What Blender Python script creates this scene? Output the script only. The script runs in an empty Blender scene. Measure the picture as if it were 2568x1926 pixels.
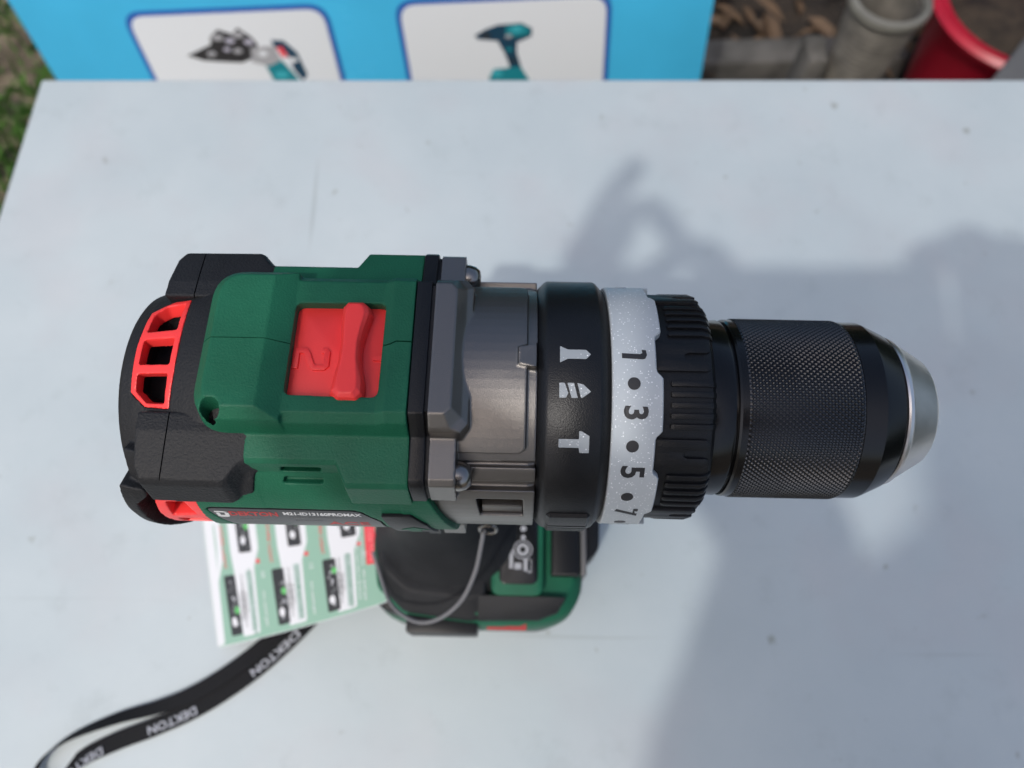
import bpy, bmesh, math, random
from math import sin, cos, pi, radians, sqrt, hypot, atan2
from mathutils import Vector, Matrix

# ------------------------------------------------------------------ camera, sky, sun, exposure
sc = bpy.context.scene
COL = sc.collection
TILT = radians(23.0)
cam = bpy.data.cameras.new('camera'); camo = bpy.data.objects.new('camera', cam); COL.objects.link(camo)
camo.location = (0.0, -0.0710, 0.3845); camo.rotation_euler = (TILT, 0, 0)
cam.sensor_width = 36; cam.lens = 27.06; cam.clip_start = 0.005; cam.clip_end = 200
cam.dof.use_dof = True; cam.dof.focus_distance = 0.168; cam.dof.aperture_fstop = 13.0
sc.camera = camo

SUN = Vector((-0.27, -0.535, 0.88)).normalized()          # towards the sun
SUN_EL = math.asin(SUN.z); SUN_AZ = atan2(SUN.x, SUN.y)
w = bpy.data.worlds.new('World'); sc.world = w; w.use_nodes = True
nt = w.node_tree; bg = nt.nodes['Background']
sky = nt.nodes.new('ShaderNodeTexSky'); sky.sky_type = 'NISHITA'; sky.sun_disc = False
sky.sun_elevation = SUN_EL; sky.sun_rotation = SUN_AZ; sky.air_density = 1.0; sky.dust_density = 4.5; sky.ozone_density = 1.0
nt.links.new(sky.outputs[0], bg.inputs[0]); bg.inputs[1].default_value = 0.15
sl = bpy.data.lights.new('sun', 'SUN'); slo = bpy.data.objects.new('sun', sl); COL.objects.link(slo)
sl.energy = 1.25; sl.angle = radians(1.3); sl.color = (1.0, 0.975, 0.93)
slo.rotation_euler = SUN.to_track_quat('Z', 'Y').to_euler()
slo.location = SUN * 3
sc.view_settings.view_transform = 'Standard'; sc.view_settings.look = 'None'
sc.view_settings.exposure = 0.17; sc.view_settings.gamma = 1.0; sc.view_settings.use_curve_mapping = False

# ------------------------------------------------------------------ materials
def mat(name, color=(.5, .5, .5), rough=.5, metal=0.0, grain=None, var=None, spec=0.5, coat=0.0):
    """grain=(scale per metre, strength, distance m, detail); var=(scale, amount) colour mottling"""
    m = bpy.data.materials.new(name); m.use_nodes = True
    t = m.node_tree; b = t.nodes['Principled BSDF']
    b.inputs['Base Color'].default_value = (*color, 1); b.inputs['Roughness'].default_value = rough
    b.inputs['Metallic'].default_value = metal; b.inputs['Specular IOR Level'].default_value = spec
    b.inputs['Coat Weight'].default_value = coat
    tc = t.nodes.new('ShaderNodeTexCoord')
    if grain:
        n = t.nodes.new('ShaderNodeTexNoise'); n.inputs['Scale'].default_value = grain[0]
        n.inputs['Detail'].default_value = grain[3] if len(grain) > 3 else 2
        bp = t.nodes.new('ShaderNodeBump'); bp.inputs['Strength'].default_value = grain[1]; bp.inputs['Distance'].default_value = grain[2]
        t.links.new(tc.outputs['Object'], n.inputs['Vector']); t.links.new(n.outputs['Fac'], bp.inputs['Height'])
        t.links.new(bp.outputs['Normal'], b.inputs['Normal'])
    if var:
        n2 = t.nodes.new('ShaderNodeTexNoise'); n2.inputs['Scale'].default_value = var[0]; n2.inputs['Detail'].default_value = 6
        r = t.nodes.new('ShaderNodeValToRGB'); a = var[1]
        r.color_ramp.elements[0].position = .3; r.color_ramp.elements[1].position = .7
        r.color_ramp.elements[0].color = (*[c * (1 - a) for c in color], 1)
        r.color_ramp.elements[1].color = (*[min(1, c * (1 + a)) for c in color], 1)
        t.links.new(tc.outputs['Object'], n2.inputs['Vector']); t.links.new(n2.outputs['Fac'], r.inputs['Fac'])
        t.links.new(r.outputs[0], b.inputs['Base Color'])
        mr = t.nodes.new('ShaderNodeMapRange'); mr.inputs['To Min'].default_value = rough - .07; mr.inputs['To Max'].default_value = rough + .09
        t.links.new(n2.outputs['Fac'], mr.inputs['Value']); t.links.new(mr.outputs[0], b.inputs['Roughness'])
    return m

def glitter(name, color):
    m = mat(name, color, .42); t = m.node_tree; b = t.nodes['Principled BSDF']
    tc = t.nodes['Texture Coordinate']
    v = t.nodes.new('ShaderNodeTexVoronoi'); v.inputs['Scale'].default_value = 2900
    t.links.new(tc.outputs['Object'], v.inputs['Vector'])
    sep = t.nodes.new('ShaderNodeSeparateColor'); t.links.new(v.outputs['Color'], sep.inputs[0])
    g = t.nodes.new('ShaderNodeMath'); g.operation = 'GREATER_THAN'; g.inputs[1].default_value = .88
    t.links.new(sep.outputs[0], g.inputs[0])
    d = t.nodes.new('ShaderNodeMath'); d.operation = 'LESS_THAN'; d.inputs[1].default_value = .46
    t.links.new(v.outputs['Distance'], d.inputs[0])
    f = t.nodes.new('ShaderNodeMath'); f.operation = 'MULTIPLY'
    t.links.new(g.outputs[0], f.inputs[0]); t.links.new(d.outputs[0], f.inputs[1])
    am = t.nodes.new('ShaderNodeMapRange'); am.inputs['From Min'].default_value = .62; am.inputs['From Max'].default_value = 1; am.inputs['To Min'].default_value = .25; am.inputs['To Max'].default_value = 1.0
    t.links.new(sep.outputs[1], am.inputs['Value']); am.inputs['From Min'].default_value = .2
    fm = t.nodes.new('ShaderNodeMath'); fm.operation = 'MULTIPLY'; t.links.new(f.outputs[0], fm.inputs[0]); t.links.new(am.outputs[0], fm.inputs[1])
    cm = t.nodes.new('ShaderNodeMix'); cm.data_type = 'RGBA'; cm.inputs[6].default_value = (*color, 1); cm.inputs[7].default_value = (.95, .97, .98, 1)
    t.links.new(fm.outputs[0], cm.inputs[0]); t.links.new(cm.outputs[2], b.inputs['Base Color'])
    rm = t.nodes.new('ShaderNodeMix'); rm.data_type = 'FLOAT'; rm.inputs[2].default_value = .42; rm.inputs[3].default_value = .25
    t.links.new(fm.outputs[0], rm.inputs[0]); t.links.new(rm.outputs[0], b.inputs['Roughness'])
    b.inputs['Subsurface Weight'].default_value = .25; b.inputs['Subsurface Radius'].default_value = (.001, .001, .001); b.inputs['Subsurface Scale'].default_value = 1
    return m

def mottled(name, c0, c1, scale, rough=.8, bump=.4, dist=.01, detail=8):
    m = mat(name, c0, rough, grain=(scale * 3, bump, dist, 8)); t = m.node_tree; b = t.nodes['Principled BSDF']
    n = t.nodes.new('ShaderNodeTexNoise'); n.inputs['Scale'].default_value = scale; n.inputs['Detail'].default_value = detail
    t.links.new(t.nodes['Texture Coordinate'].outputs['Object'], n.inputs['Vector'])
    r = t.nodes.new('ShaderNodeValToRGB'); r.color_ramp.elements[0].position = .35; r.color_ramp.elements[1].position = .65
    r.color_ramp.elements[0].color = (*c0, 1); r.color_ramp.elements[1].color = (*c1, 1)
    t.links.new(n.outputs['Fac'], r.inputs['Fac']); t.links.new(r.outputs[0], b.inputs['Base Color'])
    return m

GREEN = mat('green_plastic', (.011, .110, .058), .48, spec=.25, grain=(2200, .5, .00025, 3), var=(70, .13))
BLACKP = mat('black_plastic', (.006, .0066, .008), .42, spec=.36, grain=(2600, .22, .0003, 2))
RUBBER = mat('black_rubber', (.011, .012, .014), .58, spec=.34, grain=(1700, .5, .0004, 3), var=(90, .25))
DARKIN = mat('dark_inside', (.006, .006, .007), .6)
REDP = mat('red_plastic', (.92, .048, .046), .40, grain=(2400, .12, .0002, 2))
DULLRED = mat('dull_red_lens', (.42, .030, .030), .4)
GEAR = mat('grey_metallic_paint', (.205, .194, .182), .28, .88, grain=(7500, .55, .00012, 3))
COLLAR = mat('black_speckled_plastic', (.006, .0065, .008), .36, spec=.38, grain=(3400, .34, .00025, 2))
ANOD = mat('black_anodised_metal', (.004, .0042, .005), .20, .0, spec=.4)
KNURL = mat('black_knurled_metal', (.075, .076, .079), .27, 1.0)
STEEL = mat('brushed_steel', (.84, .80, .76), .36, 1.0, var=(90, .14), grain=(900, .05, .0002, 3))
SCREWM = mat('screw_steel', (.30, .28, .26), .26, 1.0, grain=(1500, .1, .0002, 3))
GLIT = glitter('white_glitter_plastic', (.47, .51, .53))
GLITD = glitter('grey_glitter_inlay', (.33, .36, .38))
INK = mat('dark_ink', (.022, .022, .024), .5)
LABEL = mat('label_film', (.020, .021, .024), .32, grain=(900, .04, .0002, 2))
WHITEP = mat('white_print', (.62, .63, .64), .5)
GREYP = mat('grey_print', (.17, .175, .18), .5)
REDPR = mat('red_print', (.42, .018, .018), .45)
WIRE = mat('grey_cord', (.16, .16, .17), .5)
PAPER = mat('paper_white', (.72, .73, .75), .40)
PGREEN = mat('print_pale_green', (.27, .45, .35), .40)
PGREEN2 = mat('print_mid_green', (.10, .26, .17), .40)
PDARK = mat('print_dark', (.03, .03, .033), .40)
PRED = mat('print_red', (.75, .05, .07), .42)
PLIME = mat('print_lime', (.12, .50, .14), .42)
STRAP = mat('black_webbing', (.006, .0065, .008), .75, spec=.3, grain=(2200, .5, .0004, 2))

# ------------------------------------------------------------------ helpers: millimetres in the drill's own frame (x along the axis, z up from the axis)
AXH = 205.0
def link(o): COL.objects.link(o); return o
def tag(o, label, cat, group=None, kind=None):
    o['label'] = label
    if cat: o['category'] = cat
    if group: o['group'] = group
    if kind: o['kind'] = kind
    return o
def empty(name, loc=(0, 0, 0), rz=0):
    o = bpy.data.objects.new(name, None); o.location = loc; o.rotation_euler = (0, 0, rz); o.empty_display_size = .05
    return link(o)
def orient(bm):
    bmesh.ops.recalc_face_normals(bm, faces=bm.faces)
    if bm.calc_volume(signed=True) < 0: bmesh.ops.reverse_faces(bm, faces=bm.faces)
def mesh_mm(verts, faces, axis=True):
    me = bpy.data.meshes.new('m'); dz = AXH if axis else 0
    me.from_pydata([(x / 1000, y / 1000, (z + dz) / 1000) for x, y, z in verts], [], faces)
    bm = bmesh.new(); bm.from_mesh(me); orient(bm); bm.to_mesh(me); bm.free()
    return me
def bm_mm(bm, axis=True):
    dz = AXH if axis else 0
    for v in bm.verts: v.co = Vector((v.co.x / 1000, v.co.y / 1000, (v.co.z + dz) / 1000))
    orient(bm)
    me = bpy.data.meshes.new('m'); bm.to_mesh(me); bm.free(); return me
def joinm(*ms):
    bm = bmesh.new()
    for m in ms: bm.from_mesh(m)
    me = bpy.data.meshes.new('m'); bm.to_mesh(me); bm.free(); return me
def mods(me, fn):
    o = bpy.data.objects.new('tmp', me); COL.objects.link(o)
    fn(o)
    dg = bpy.context.evaluated_depsgraph_get(); dg.update()
    r = bpy.data.meshes.new_from_object(o.evaluated_get(dg))
    bpy.data.objects.remove(o); return r
def boolean(me, op, others):
    tmp = []
    def f(o):
        for m in others:
            q = bpy.data.objects.new('c', m); COL.objects.link(q); tmp.append(q)
            b = o.modifiers.new('b', 'BOOLEAN'); b.object = q; b.operation = op; b.solver = 'MANIFOLD'
    r = mods(me, f)
    for q in tmp: bpy.data.objects.remove(q)
    return r
def union(*ms): return boolean(ms[0], 'UNION', ms[1:]) if len(ms) > 1 else ms[0]
def cut(me, *ms): return boolean(me, 'DIFFERENCE', ms)
def mould(me, voxel=.35, it=3, fac=.5):
    def f(o):
        r = o.modifiers.new('r', 'REMESH'); r.mode = 'VOXEL'; r.voxel_size = voxel / 1000; r.use_smooth_shade = True
        if it:
            s = o.modifiers.new('s', 'SMOOTH'); s.factor = fac; s.iterations = it
    return mods(me, f)
def bevel(me, width, seg=2, ang=35):
    def f(o):
        b = o.modifiers.new('b', 'BEVEL'); b.width = width / 1000; b.segments = seg; b.limit_method = 'ANGLE'; b.angle_limit = radians(ang)
    return mods(me, f)
def part(name, me, m, parent=None, smooth=40):
    if smooth is not None:
        for p in me.polygons: p.use_smooth = True
        me.set_sharp_from_angle(angle=radians(smooth))
    me.materials.clear()
    for k in (m if isinstance(m, (list, tuple)) else [m]): me.materials.append(k)
    o = bpy.data.objects.new(name, me); COL.objects.link(o); o.parent = parent
    return o

def loft(rings, caps=True, axis=True):
    n = len(rings[0]); v = [p for r in rings for p in r]; f = []
    for i in range(len(rings) - 1):
        for j in range(n): f.append((i * n + j, i * n + (j + 1) % n, (i + 1) * n + (j + 1) % n, (i + 1) * n + j))
    if caps: f.append(tuple(range(n))[::-1]); f.append(tuple(range((len(rings) - 1) * n, len(rings) * n)))
    return mesh_mm(v, f, axis)
def xloft(secs): return loft([[(x, y, z) for y, z in p] for x, p in secs])
def sym(half):     # half profile listed from the top centre outwards on the far side -> closed polygon
    return list(half) + [(-y, z) for y, z in reversed(half) if abs(y) > 1e-6]
def prism(poly, z0, z1, axis=True, inset=0):
    a = [(x, y, z0) for x, y in poly]
    if not inset: return loft([a, [(x, y, z1) for x, y in poly]], axis=axis)
    q = inset_poly(poly, inset)
    return loft([a, [(x, y, z1 - inset) for x, y in poly], [(x, y, z1) for x, y in q]], axis=axis)
def inset_poly(poly, d):
    n = len(poly); A = sum(poly[i][0] * poly[(i + 1) % n][1] - poly[(i + 1) % n][0] * poly[i][1] for i in range(n)); s = 1 if A > 0 else -1
    out = []
    for i in range(n):
        p0, p1, p2 = Vector(poly[i - 1]), Vector(poly[i]), Vector(poly[(i + 1) % n])
        a = (p1 - p0).normalized(); b = (p2 - p1).normalized()
        n1 = Vector((-a.y, a.x)) * s; n2 = Vector((-b.y, b.x)) * s
        k = n1 + n2
        out.append(tuple(p1 + k * (d / max(.35, 1 + n1.dot(n2)))))
    return out
def round_poly(poly, r, seg=5):
    n = len(poly); out = []
    for i in range(n):
        p0, p1, p2 = Vector(poly[i - 1]), Vector(poly[i]), Vector(poly[(i + 1) % n])
        rr = r[i] if isinstance(r, (list, tuple)) else r
        a = (p0 - p1); b = (p2 - p1); d = min(rr, a.length * .48, b.length * .48)
        if d < 1e-6: out.append(tuple(p1)); continue
        q0 = p1 + a.normalized() * d; q2 = p1 + b.normalized() * d
        for k in range(seg + 1):
            t = k / seg; out.append(tuple(q0 * (1 - t) ** 2 + p1 * 2 * t * (1 - t) + q2 * t * t))
    return out
def box(x0, x1, y0, y1, z0, z1, axis=True): return prism([(x0, y0), (x1, y0), (x1, y1), (x0, y1)], z0, z1, axis)
def revolve(prof, n=128, a0=0):
    """closed solid of revolution about the drill axis from (x, r) with r>0"""
    return loft([[(x, r * sin(2 * pi * j / n + a0), r * cos(2 * pi * j / n + a0)) for j in range(n)] for x, r in prof])
def torus_rev(prof, n=128):
    """ring: closed profile loop of (x, r)"""
    k = len(prof); v = []; f = []
    for j in range(n):
        a = 2 * pi * j / n
        for x, r in prof: v.append((x, r * sin(a), r * cos(a)))
    for j in range(n):
        for i in range(k):
            f.append((j * k + i, j * k + (i + 1) % k, ((j + 1) % n) * k + (i + 1) % k, ((j + 1) % n) * k + i))
    return mesh_mm(v, f)
def solid_bm(poly):
    n = len(poly); bm = bmesh.new()
    A = [bm.verts.new((x, p, 0)) for x, p in poly]; B = [bm.verts.new((x, p, 1)) for x, p in poly]
    bm.faces.new(A); bm.faces.new(B[::-1])
    for i in range(n): bm.faces.new((A[i], B[i], B[(i + 1) % n], A[(i + 1) % n]))
    return bm
def wrap(poly, r0, r1, step=4.0, xs=()):
    """polygon in (x mm, phi deg; phi from straight up towards the near side) thickened between radii r0, r1 (numbers or functions of x)"""
    f0 = r0 if callable(r0) else (lambda x: r0); f1 = r1 if callable(r1) else (lambda x: r1)
    bm = solid_bm(poly)
    lo = min(p for _, p in poly); hi = max(p for _, p in poly)
    k = math.ceil(lo / step + 1e-6)
    while k * step < hi - 1e-6:
        bmesh.ops.bisect_plane(bm, geom=bm.verts[:] + bm.edges[:] + bm.faces[:], plane_co=(0, k * step + .0137, 0), plane_no=(0, 1, 0)); k += 1
    for q in xs: bmesh.ops.bisect_plane(bm, geom=bm.verts[:] + bm.edges[:] + bm.faces[:], plane_co=(q, 0, 0), plane_no=(1, 0, 0))
    for v in bm.verts:
        x, p, t = v.co; r = f0(x) * (1 - t) + f1(x) * t; a = radians(p)
        v.co = Vector((x, -r * sin(a), r * cos(a)))
    return bm_mm(bm)
def text_flat(s, size, depth=.0, bold=0.0, sx=1.0, align='CENTER'):
    """text mesh, millimetres, centred on the origin, in the xy plane, z from 0 to depth"""
    c = bpy.data.curves.new('t', 'FONT'); c.body = s; c.size = size; c.align_x = align; c.align_y = 'CENTER'
    c.offset = bold; c.extrude = depth / 2; c.resolution_u = 3
    me = mods(c, lambda o: None)
    for v in me.vertices: v.co = Vector((v.co.x * sx, v.co.y, v.co.z + depth / 2))
    for p in me.polygons: p.use_smooth = False
    return me
def map_mesh(me, fn):
    for v in me.vertices: v.co = Vector(fn(*v.co)) / 1000
    me.update(); return me
def tube(pts, r, seg=10, closed=False, axis=True):
    P = [Vector(p) for p in pts]; n = len(P); rings = []
    up = Vector((0, 0, 1)); N = None
    for i in range(n):
        a = P[i - 1] if (i > 0 or closed) else P[i]; b = P[(i + 1) % n] if (i < n - 1 or closed) else P[i]
        t = (b - a).normalized()
        if N is None: N = t.cross(up if abs(t.z) < .9 else Vector((1, 0, 0))).normalized()
        N = (N - t * N.dot(t)).normalized(); B = t.cross(N)
        rr = r[i] if isinstance(r, (list, tuple)) else r
        rings.append([tuple(P[i] + (N * cos(2 * pi * j / seg) + B * sin(2 * pi * j / seg)) * rr) for j in range(seg)])
    if closed: rings.append(rings[0]); return loft(rings, caps=False, axis=axis)
    return loft(rings, axis=axis)
def spline(pts, n=8):
    P = [Vector(p) for p in pts]; out = []
    for i in range(len(P) - 1):
        p0 = P[max(i - 1, 0)]; p1 = P[i]; p2 = P[i + 1]; p3 = P[min(i + 2, len(P) - 1)]
        for k in range(n):
            t = k / n
            out.append(.5 * ((2 * p1) + (p2 - p0) * t + (2 * p0 - 5 * p1 + 4 * p2 - p3) * t * t + (3 * p1 - p0 - 3 * p2 + p3) * t ** 3))
    out.append(P[-1]); return out
def interp(x, xs, ys):
    if x <= xs[0]: return ys[0]
    for i in range(len(xs) - 1):
        if x <= xs[i + 1]: return ys[i] + (ys[i + 1] - ys[i]) * (x - xs[i]) / (xs[i + 1] - xs[i])
    return ys[-1]

# ------------------------------------------------------------------ the setting
GZ = -0.45
def world_mesh(verts, faces):
    me = bpy.data.meshes.new('m'); me.from_pydata(verts, [], faces)
    bm = bmesh.new(); bm.from_mesh(me); orient(bm); bm.to_mesh(me); bm.free(); return me
def wbox(x0, x1, y0, y1, z0, z1):
    return world_mesh([(x, y, z) for z in (z0, z1) for x, y in ((x0, y0), (x1, y0), (x1, y1), (x0, y1))],
                      [(0, 1, 2, 3), (4, 5, 6, 7), (0, 1, 5, 4), (1, 2, 6, 5), (2, 3, 7, 6), (3, 0, 4, 7)])
random.seed(4)
SOIL = mottled('garden_soil', (.075, .060, .040), (.24, .20, .14), 11, .95, .8, .02)
bm = bmesh.new(); bmesh.ops.create_grid(bm, x_segments=120, y_segments=120, size=1)
for v in bm.verts:
    sx = math.copysign(abs(v.co.x) ** 2.4, v.co.x) * 60; sy = math.copysign(abs(v.co.y) ** 2.4, v.co.y) * 60
    v.co = Vector((sx, sy, GZ + .010 * sin(sx * 23) * cos(sy * 19 + 1) + .004 * sin(sx * 71 + sy * 57)))
me = bpy.data.meshes.new('ground'); bm.to_mesh(me); bm.free()
part('ground', me, SOIL, None)['kind'] = 'structure'

# table
def table_material():
    m = bpy.data.materials.new('table_white_laminate'); m.use_nodes = True; t = m.node_tree; b = t.nodes['Principled BSDF']
    tc = t.nodes.new('ShaderNodeTexCoord')
    def noise(s, d, r=.5):
        n = t.nodes.new('ShaderNodeTexNoise'); n.inputs['Scale'].default_value = s; n.inputs['Detail'].default_value = d; n.inputs['Roughness'].default_value = r
        t.links.new(tc.outputs['Object'], n.inputs['Vector']); return n
    def ramp(src, p0, p1, c0, c1):
        r = t.nodes.new('ShaderNodeValToRGB'); r.color_ramp.elements[0].position = p0; r.color_ramp.elements[1].position = p1
        r.color_ramp.elements[0].color = (*c0, 1); r.color_ramp.elements[1].color = (*c1, 1); t.links.new(src, r.inputs['Fac']); return r
    def mixc(f, a, bb, mode='MULTIPLY'):
        x = t.nodes.new('ShaderNodeMix'); x.data_type = 'RGBA'; x.blend_type = mode
        if isinstance(f, float): x.inputs[0].default_value = f
        else: t.links.new(f, x.inputs[0])
        t.links.new(a, x.inputs[6]); t.links.new(bb, x.inputs[7]); return x.outputs[2]
    base = ramp(noise(9, 8, .6).outputs['Fac'], .3, .72, (.445, .512, .530), (.520, .580, .592)).outputs[0]
    pink = ramp(noise(16, 3).outputs['Fac'], .50, .66, (1, 1, 1), (1.0, .965, .965)).outputs[0]
    base = mixc(1.0, base, pink)
    spots = ramp(noise(85, 2).outputs['Fac'], .73, .80, (1, 1, 1), (.66, .63, .58)).outputs[0]
    base = mixc(1.0, base, spots)
    mp = t.nodes.new('ShaderNodeMapping'); mp.inputs['Scale'].default_value = (120, 7, 1); mp.inputs['Rotation'].default_value = (0, 0, .9)
    t.links.new(tc.outputs['Object'], mp.inputs['Vector'])
    sn = t.nodes.new('ShaderNodeTexNoise'); sn.inputs['Scale'].default_value = 1; sn.inputs['Detail'].default_value = 1; t.links.new(mp.outputs[0], sn.inputs['Vector'])
    scr = ramp(sn.outputs['Fac'], .77, .83, (1, 1, 1), (.84, .84, .83)).outputs[0]
    base = mixc(1.0, base, scr)
    smudge = ramp(noise(38, 9, .7).outputs['Fac'], .56, .76, (1, 1, 1), (.89, .895, .89)).outputs[0]
    base = mixc(1.0, base, smudge)
    mp2 = t.nodes.new('ShaderNodeMapping'); mp2.inputs['Scale'].default_value = (5, 150, 1); mp2.inputs['Rotation'].default_value = (0, 0, .35)
    t.links.new(tc.outputs['Object'], mp2.inputs['Vector'])
    sn2 = t.nodes.new('ShaderNodeTexNoise'); sn2.inputs['Scale'].default_value = 1; sn2.inputs['Detail'].default_value = 2; t.links.new(mp2.outputs[0], sn2.inputs['Vector'])
    base = mixc(1.0, base, ramp(sn2.outputs['Fac'], .73, .80, (1, 1, 1), (.88, .88, .87)).outputs[0])
    t.links.new(base, b.inputs['Base Color'])
    rr = t.nodes.new('ShaderNodeMapRange'); rr.inputs['To Min'].default_value = .38; rr.inputs['To Max'].default_value = .58
    t.links.new(noise(25, 6).outputs['Fac'], rr.inputs['Value']); t.links.new(rr.outputs[0], b.inputs['Roughness'])
    bp = t.nodes.new('ShaderNodeBump'); bp.inputs['Strength'].default_value = .06; bp.inputs['Distance'].default_value = .002
    t.links.new(noise(160, 3).outputs['Fac'], bp.inputs['Height']); t.links.new(bp.outputs[0], b.inputs['Normal'])
    return m
TABLE = table_material()
table = empty('table', (0, 0, GZ))
tag(table, 'small white scuffed table that the drill stands on', 'table')
TX0, TX1, TY0, TY1 = -.307, .60, -.36, .308
tm = wbox(TX0, TX1, TY0, TY1, -GZ - .018, -GZ)
part('table_top', bevel(tm, 1.5, 3), TABLE, table)
EDGE = mat('white_edge_strip', (.58, .60, .61), .45)
for x, y in ((TX0 + .04, TY0 + .04), (TX1 - .04, TY0 + .04), (TX0 + .04, TY1 - .04), (TX1 - .04, TY1 - .04)):
    part('leg', bevel(wbox(x - .018, x + .018, y - .018, y + .018, 0, -GZ - .0185), 2, 2), EDGE, table)

# blue display board leaning behind the table
Q = Vector((-.15311, .53076, -.17481)); BR = Vector((.99875, 0, .04994)); BD = Vector((.04911, -.18169, -.98213)); BN = -BR.cross(BD)   # towards the camera
BLUE = mat('board_blue', (.055, .45, .74), .26, var=(3.5, .20))
BLUED = mat('board_dark_blue', (.020, .10, .38), .30)
BWHITE = mat('board_white', (.66, .70, .73), .30)
def bpt(a, b, o=0.0): return Q + BR * (a / 1000) + BD * (b / 1000) + BN * (o / 1000)
def board_poly(poly, o0, o1):
    n = len(poly); v = [bpt(a, b, o0) for a, b in poly] + [bpt(a, b, o1) for a, b in poly]
    return world_mesh(v, [tuple(range(n)), tuple(range(n, 2 * n))] + [(i, (i + 1) % n, n + (i + 1) % n, n + i) for i in range(n)])
BOT = 283
board = empty('display_board', tuple(bpt(13, BOT)))
tag(board, 'bright blue display board with rounded white picture panels behind the table', 'display board')
def bpart(name, me, m, par=board, off=None):
    o = part(name, me, m, None, None)
    base = bpt(13, BOT)
    for v in o.data.vertices: v.co -= base
    o.parent = par; return o
bpart('board_sheet', board_poly([(-316, -150), (342, -150), (342, BOT), (-316, BOT)], -6, 0), BLUE)
def rrect(a0, a1, b0, b1, r): return round_poly([(a0, b0), (a1, b0), (a1, b1), (a0, b1)], r, 7)
PT = (.0, .20, .24)
PTEAL = mat('print_teal', (.008, .20, .24), .35); PTEALD = mat('print_dark_teal', (.008, .045, .085), .35)
PLIL = mat('print_lilac', (.42, .42, .50), .35); PTEALL = mat('print_light_teal', (.04, .36, .42), .35)
PBLK = mat('print_black', (.025, .025, .028), .35); PGREY = mat('print_grey', (.33, .34, .36), .35)
for k, (a0, a1) in enumerate(((-217, -19), (44, 248))):
    fr = bpart('picture_panel', board_poly(rrect(a0, a1, -38, 165, 20), .2, .6), BLUED)
    fr.data.name = 'panel'
    bpart('panel_face', board_poly(rrect(a0 + 5, a1 - 5, -33, 160, 16), .6, 1.0), BWHITE, fr)
    if k == 0:
        bpart('printed_tool', board_poly([(-170, 9), (-152, 2), (-142, -2), (-140, -10), (-130, -17), (-118, -12), (-110, -18), (-100, -8), (-96, 0), (-104, 14), (-118, 19), (-140, 17), (-156, 15)], 1.0, 1.2), PBLK, fr)
        bpart('printed_tool', board_poly([(-104, 3), (-80, 2), (-78, 18), (-92, 24), (-108, 19)], 1.0, 1.25), PGREY, fr)
        bpart('printed_tool', board_poly([(-96, 22), (-78, 17), (-66, 40), (-70, 60), (-88, 62)], 1.0, 1.2), PTEAL, fr)
        bpart('printed_tool', round_ := board_poly([(-82, -4), (-70, -3), (-60, 10), (-56, 35), (-62, 42), (-68, 30), (-70, 10), (-80, 4)], 1.0, 1.3), PTEALD, fr)
        bpart('printed_tool', board_poly([(-79, 4), (-73, 3), (-70, 14), (-75, 15)], 1.0, 1.4), PRED, fr)
        for a_, b_, r_, m_ in ((-133, -9, 5, PGREY), (-122, -5, 4, PLIL), (-112, -11, 5, PGREY), (-104, -3, 4, PLIL), (-118, 6, 4, PGREY), (-128, 4, 3, PLIL), (-145, 8, 4, PGREY), (-94, 10, 4, BWHITE), (-66, 18, 4, BWHITE), (-82, 34, 6, PTEALL)):
            bpart('printed_tool', board_poly([(a_ + r_ * cos(q) * 1.2, b_ + r_ * sin(q) * .7) for q in [2 * pi * i / 10 for i in range(10)]], 1.2, 1.5), m_, fr)
    else:
        bpart('printed_tool', board_poly([(117, 0), (128, -6), (140, -10), (163, -11), (173, -5), (172, 3), (160, 8), (145, 7), (134, 6), (120, 4)], 1.0, 1.2), PTEALD, fr)
        bpart('printed_tool', board_poly([(148, -9), (163, -10), (171, -5), (169, 1), (155, 3), (147, 0)], 1.2, 1.4), PTEAL, fr)
        bpart('printed_tool', board_poly([(139, 7), (158, 7), (157, 20), (161, 36), (150, 37), (145, 20)], 1.0, 1.2), PTEALD, fr)
        for a_, b_, r_, m_ in ((158, -5, 5, PTEALL), (150, 2, 3, PGREY), (128, 0, 4, PBLK), (150, 16, 3, PTEAL), (153, 28, 3, PBLK), (136, 42, 5, PTEALL), (160, 60, 6, PBLK), (143, 56, 5, PGREY)):
            bpart('printed_tool', board_poly([(a_ + r_ * cos(q) * 1.2, b_ + r_ * sin(q) * .7) for q in [2 * pi * i / 10 for i in range(10)]], 1.25, 1.5), m_, fr)
        bpart('printed_tool', board_poly([(133, 37), (160, 35), (169, 52), (166, 66), (126, 66), (128, 46)], 1.0, 1.25), PTEAL, fr)

# garden things beyond the table
CONC = mottled('weathered_concrete', (.07, .068, .062), (.13, .125, .115), 30, .9, .35, .004)
part_k = part('kerb', bevel(wbox(-.30, .47, -.022, .022, 0, .06), 4, 2), CONC, None)
part_k.location = (.0, .735, GZ); part_k.rotation_euler = (0, 0, radians(2))
part_k.location.x = .06
tag(part_k, 'weathered grey concrete edging strip lying behind the table', 'kerb')
def lathe(prof, n=48, ring=False):
    v = []; f = []
    for r, z in prof: v += [(r * cos(2 * pi * j / n), r * sin(2 * pi * j / n), z) for j in range(n)]
    k = len(prof)
    for i in range(k - 1):
        for j in range(n): f.append((i * n + j, i * n + (j + 1) % n, (i + 1) * n + (j + 1) % n, (i + 1) * n + j))
    if ring:
        for j in range(n): f.append(((k - 1) * n + j, (k - 1) * n + (j + 1) % n, (j + 1) % n, j))
    else: f.append(tuple(range(n))); f.append(tuple(range((k - 1) * n, k * n)))
    return world_mesh(v, f)
GPOT = mottled('grey_ribbed_clay', (.085, .08, .07), (.16, .15, .13), 40, .7, .3, .003)
RIMM = mat('pale_grey_rim', (.16, .16, .14), .45, var=(30, .15))
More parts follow.
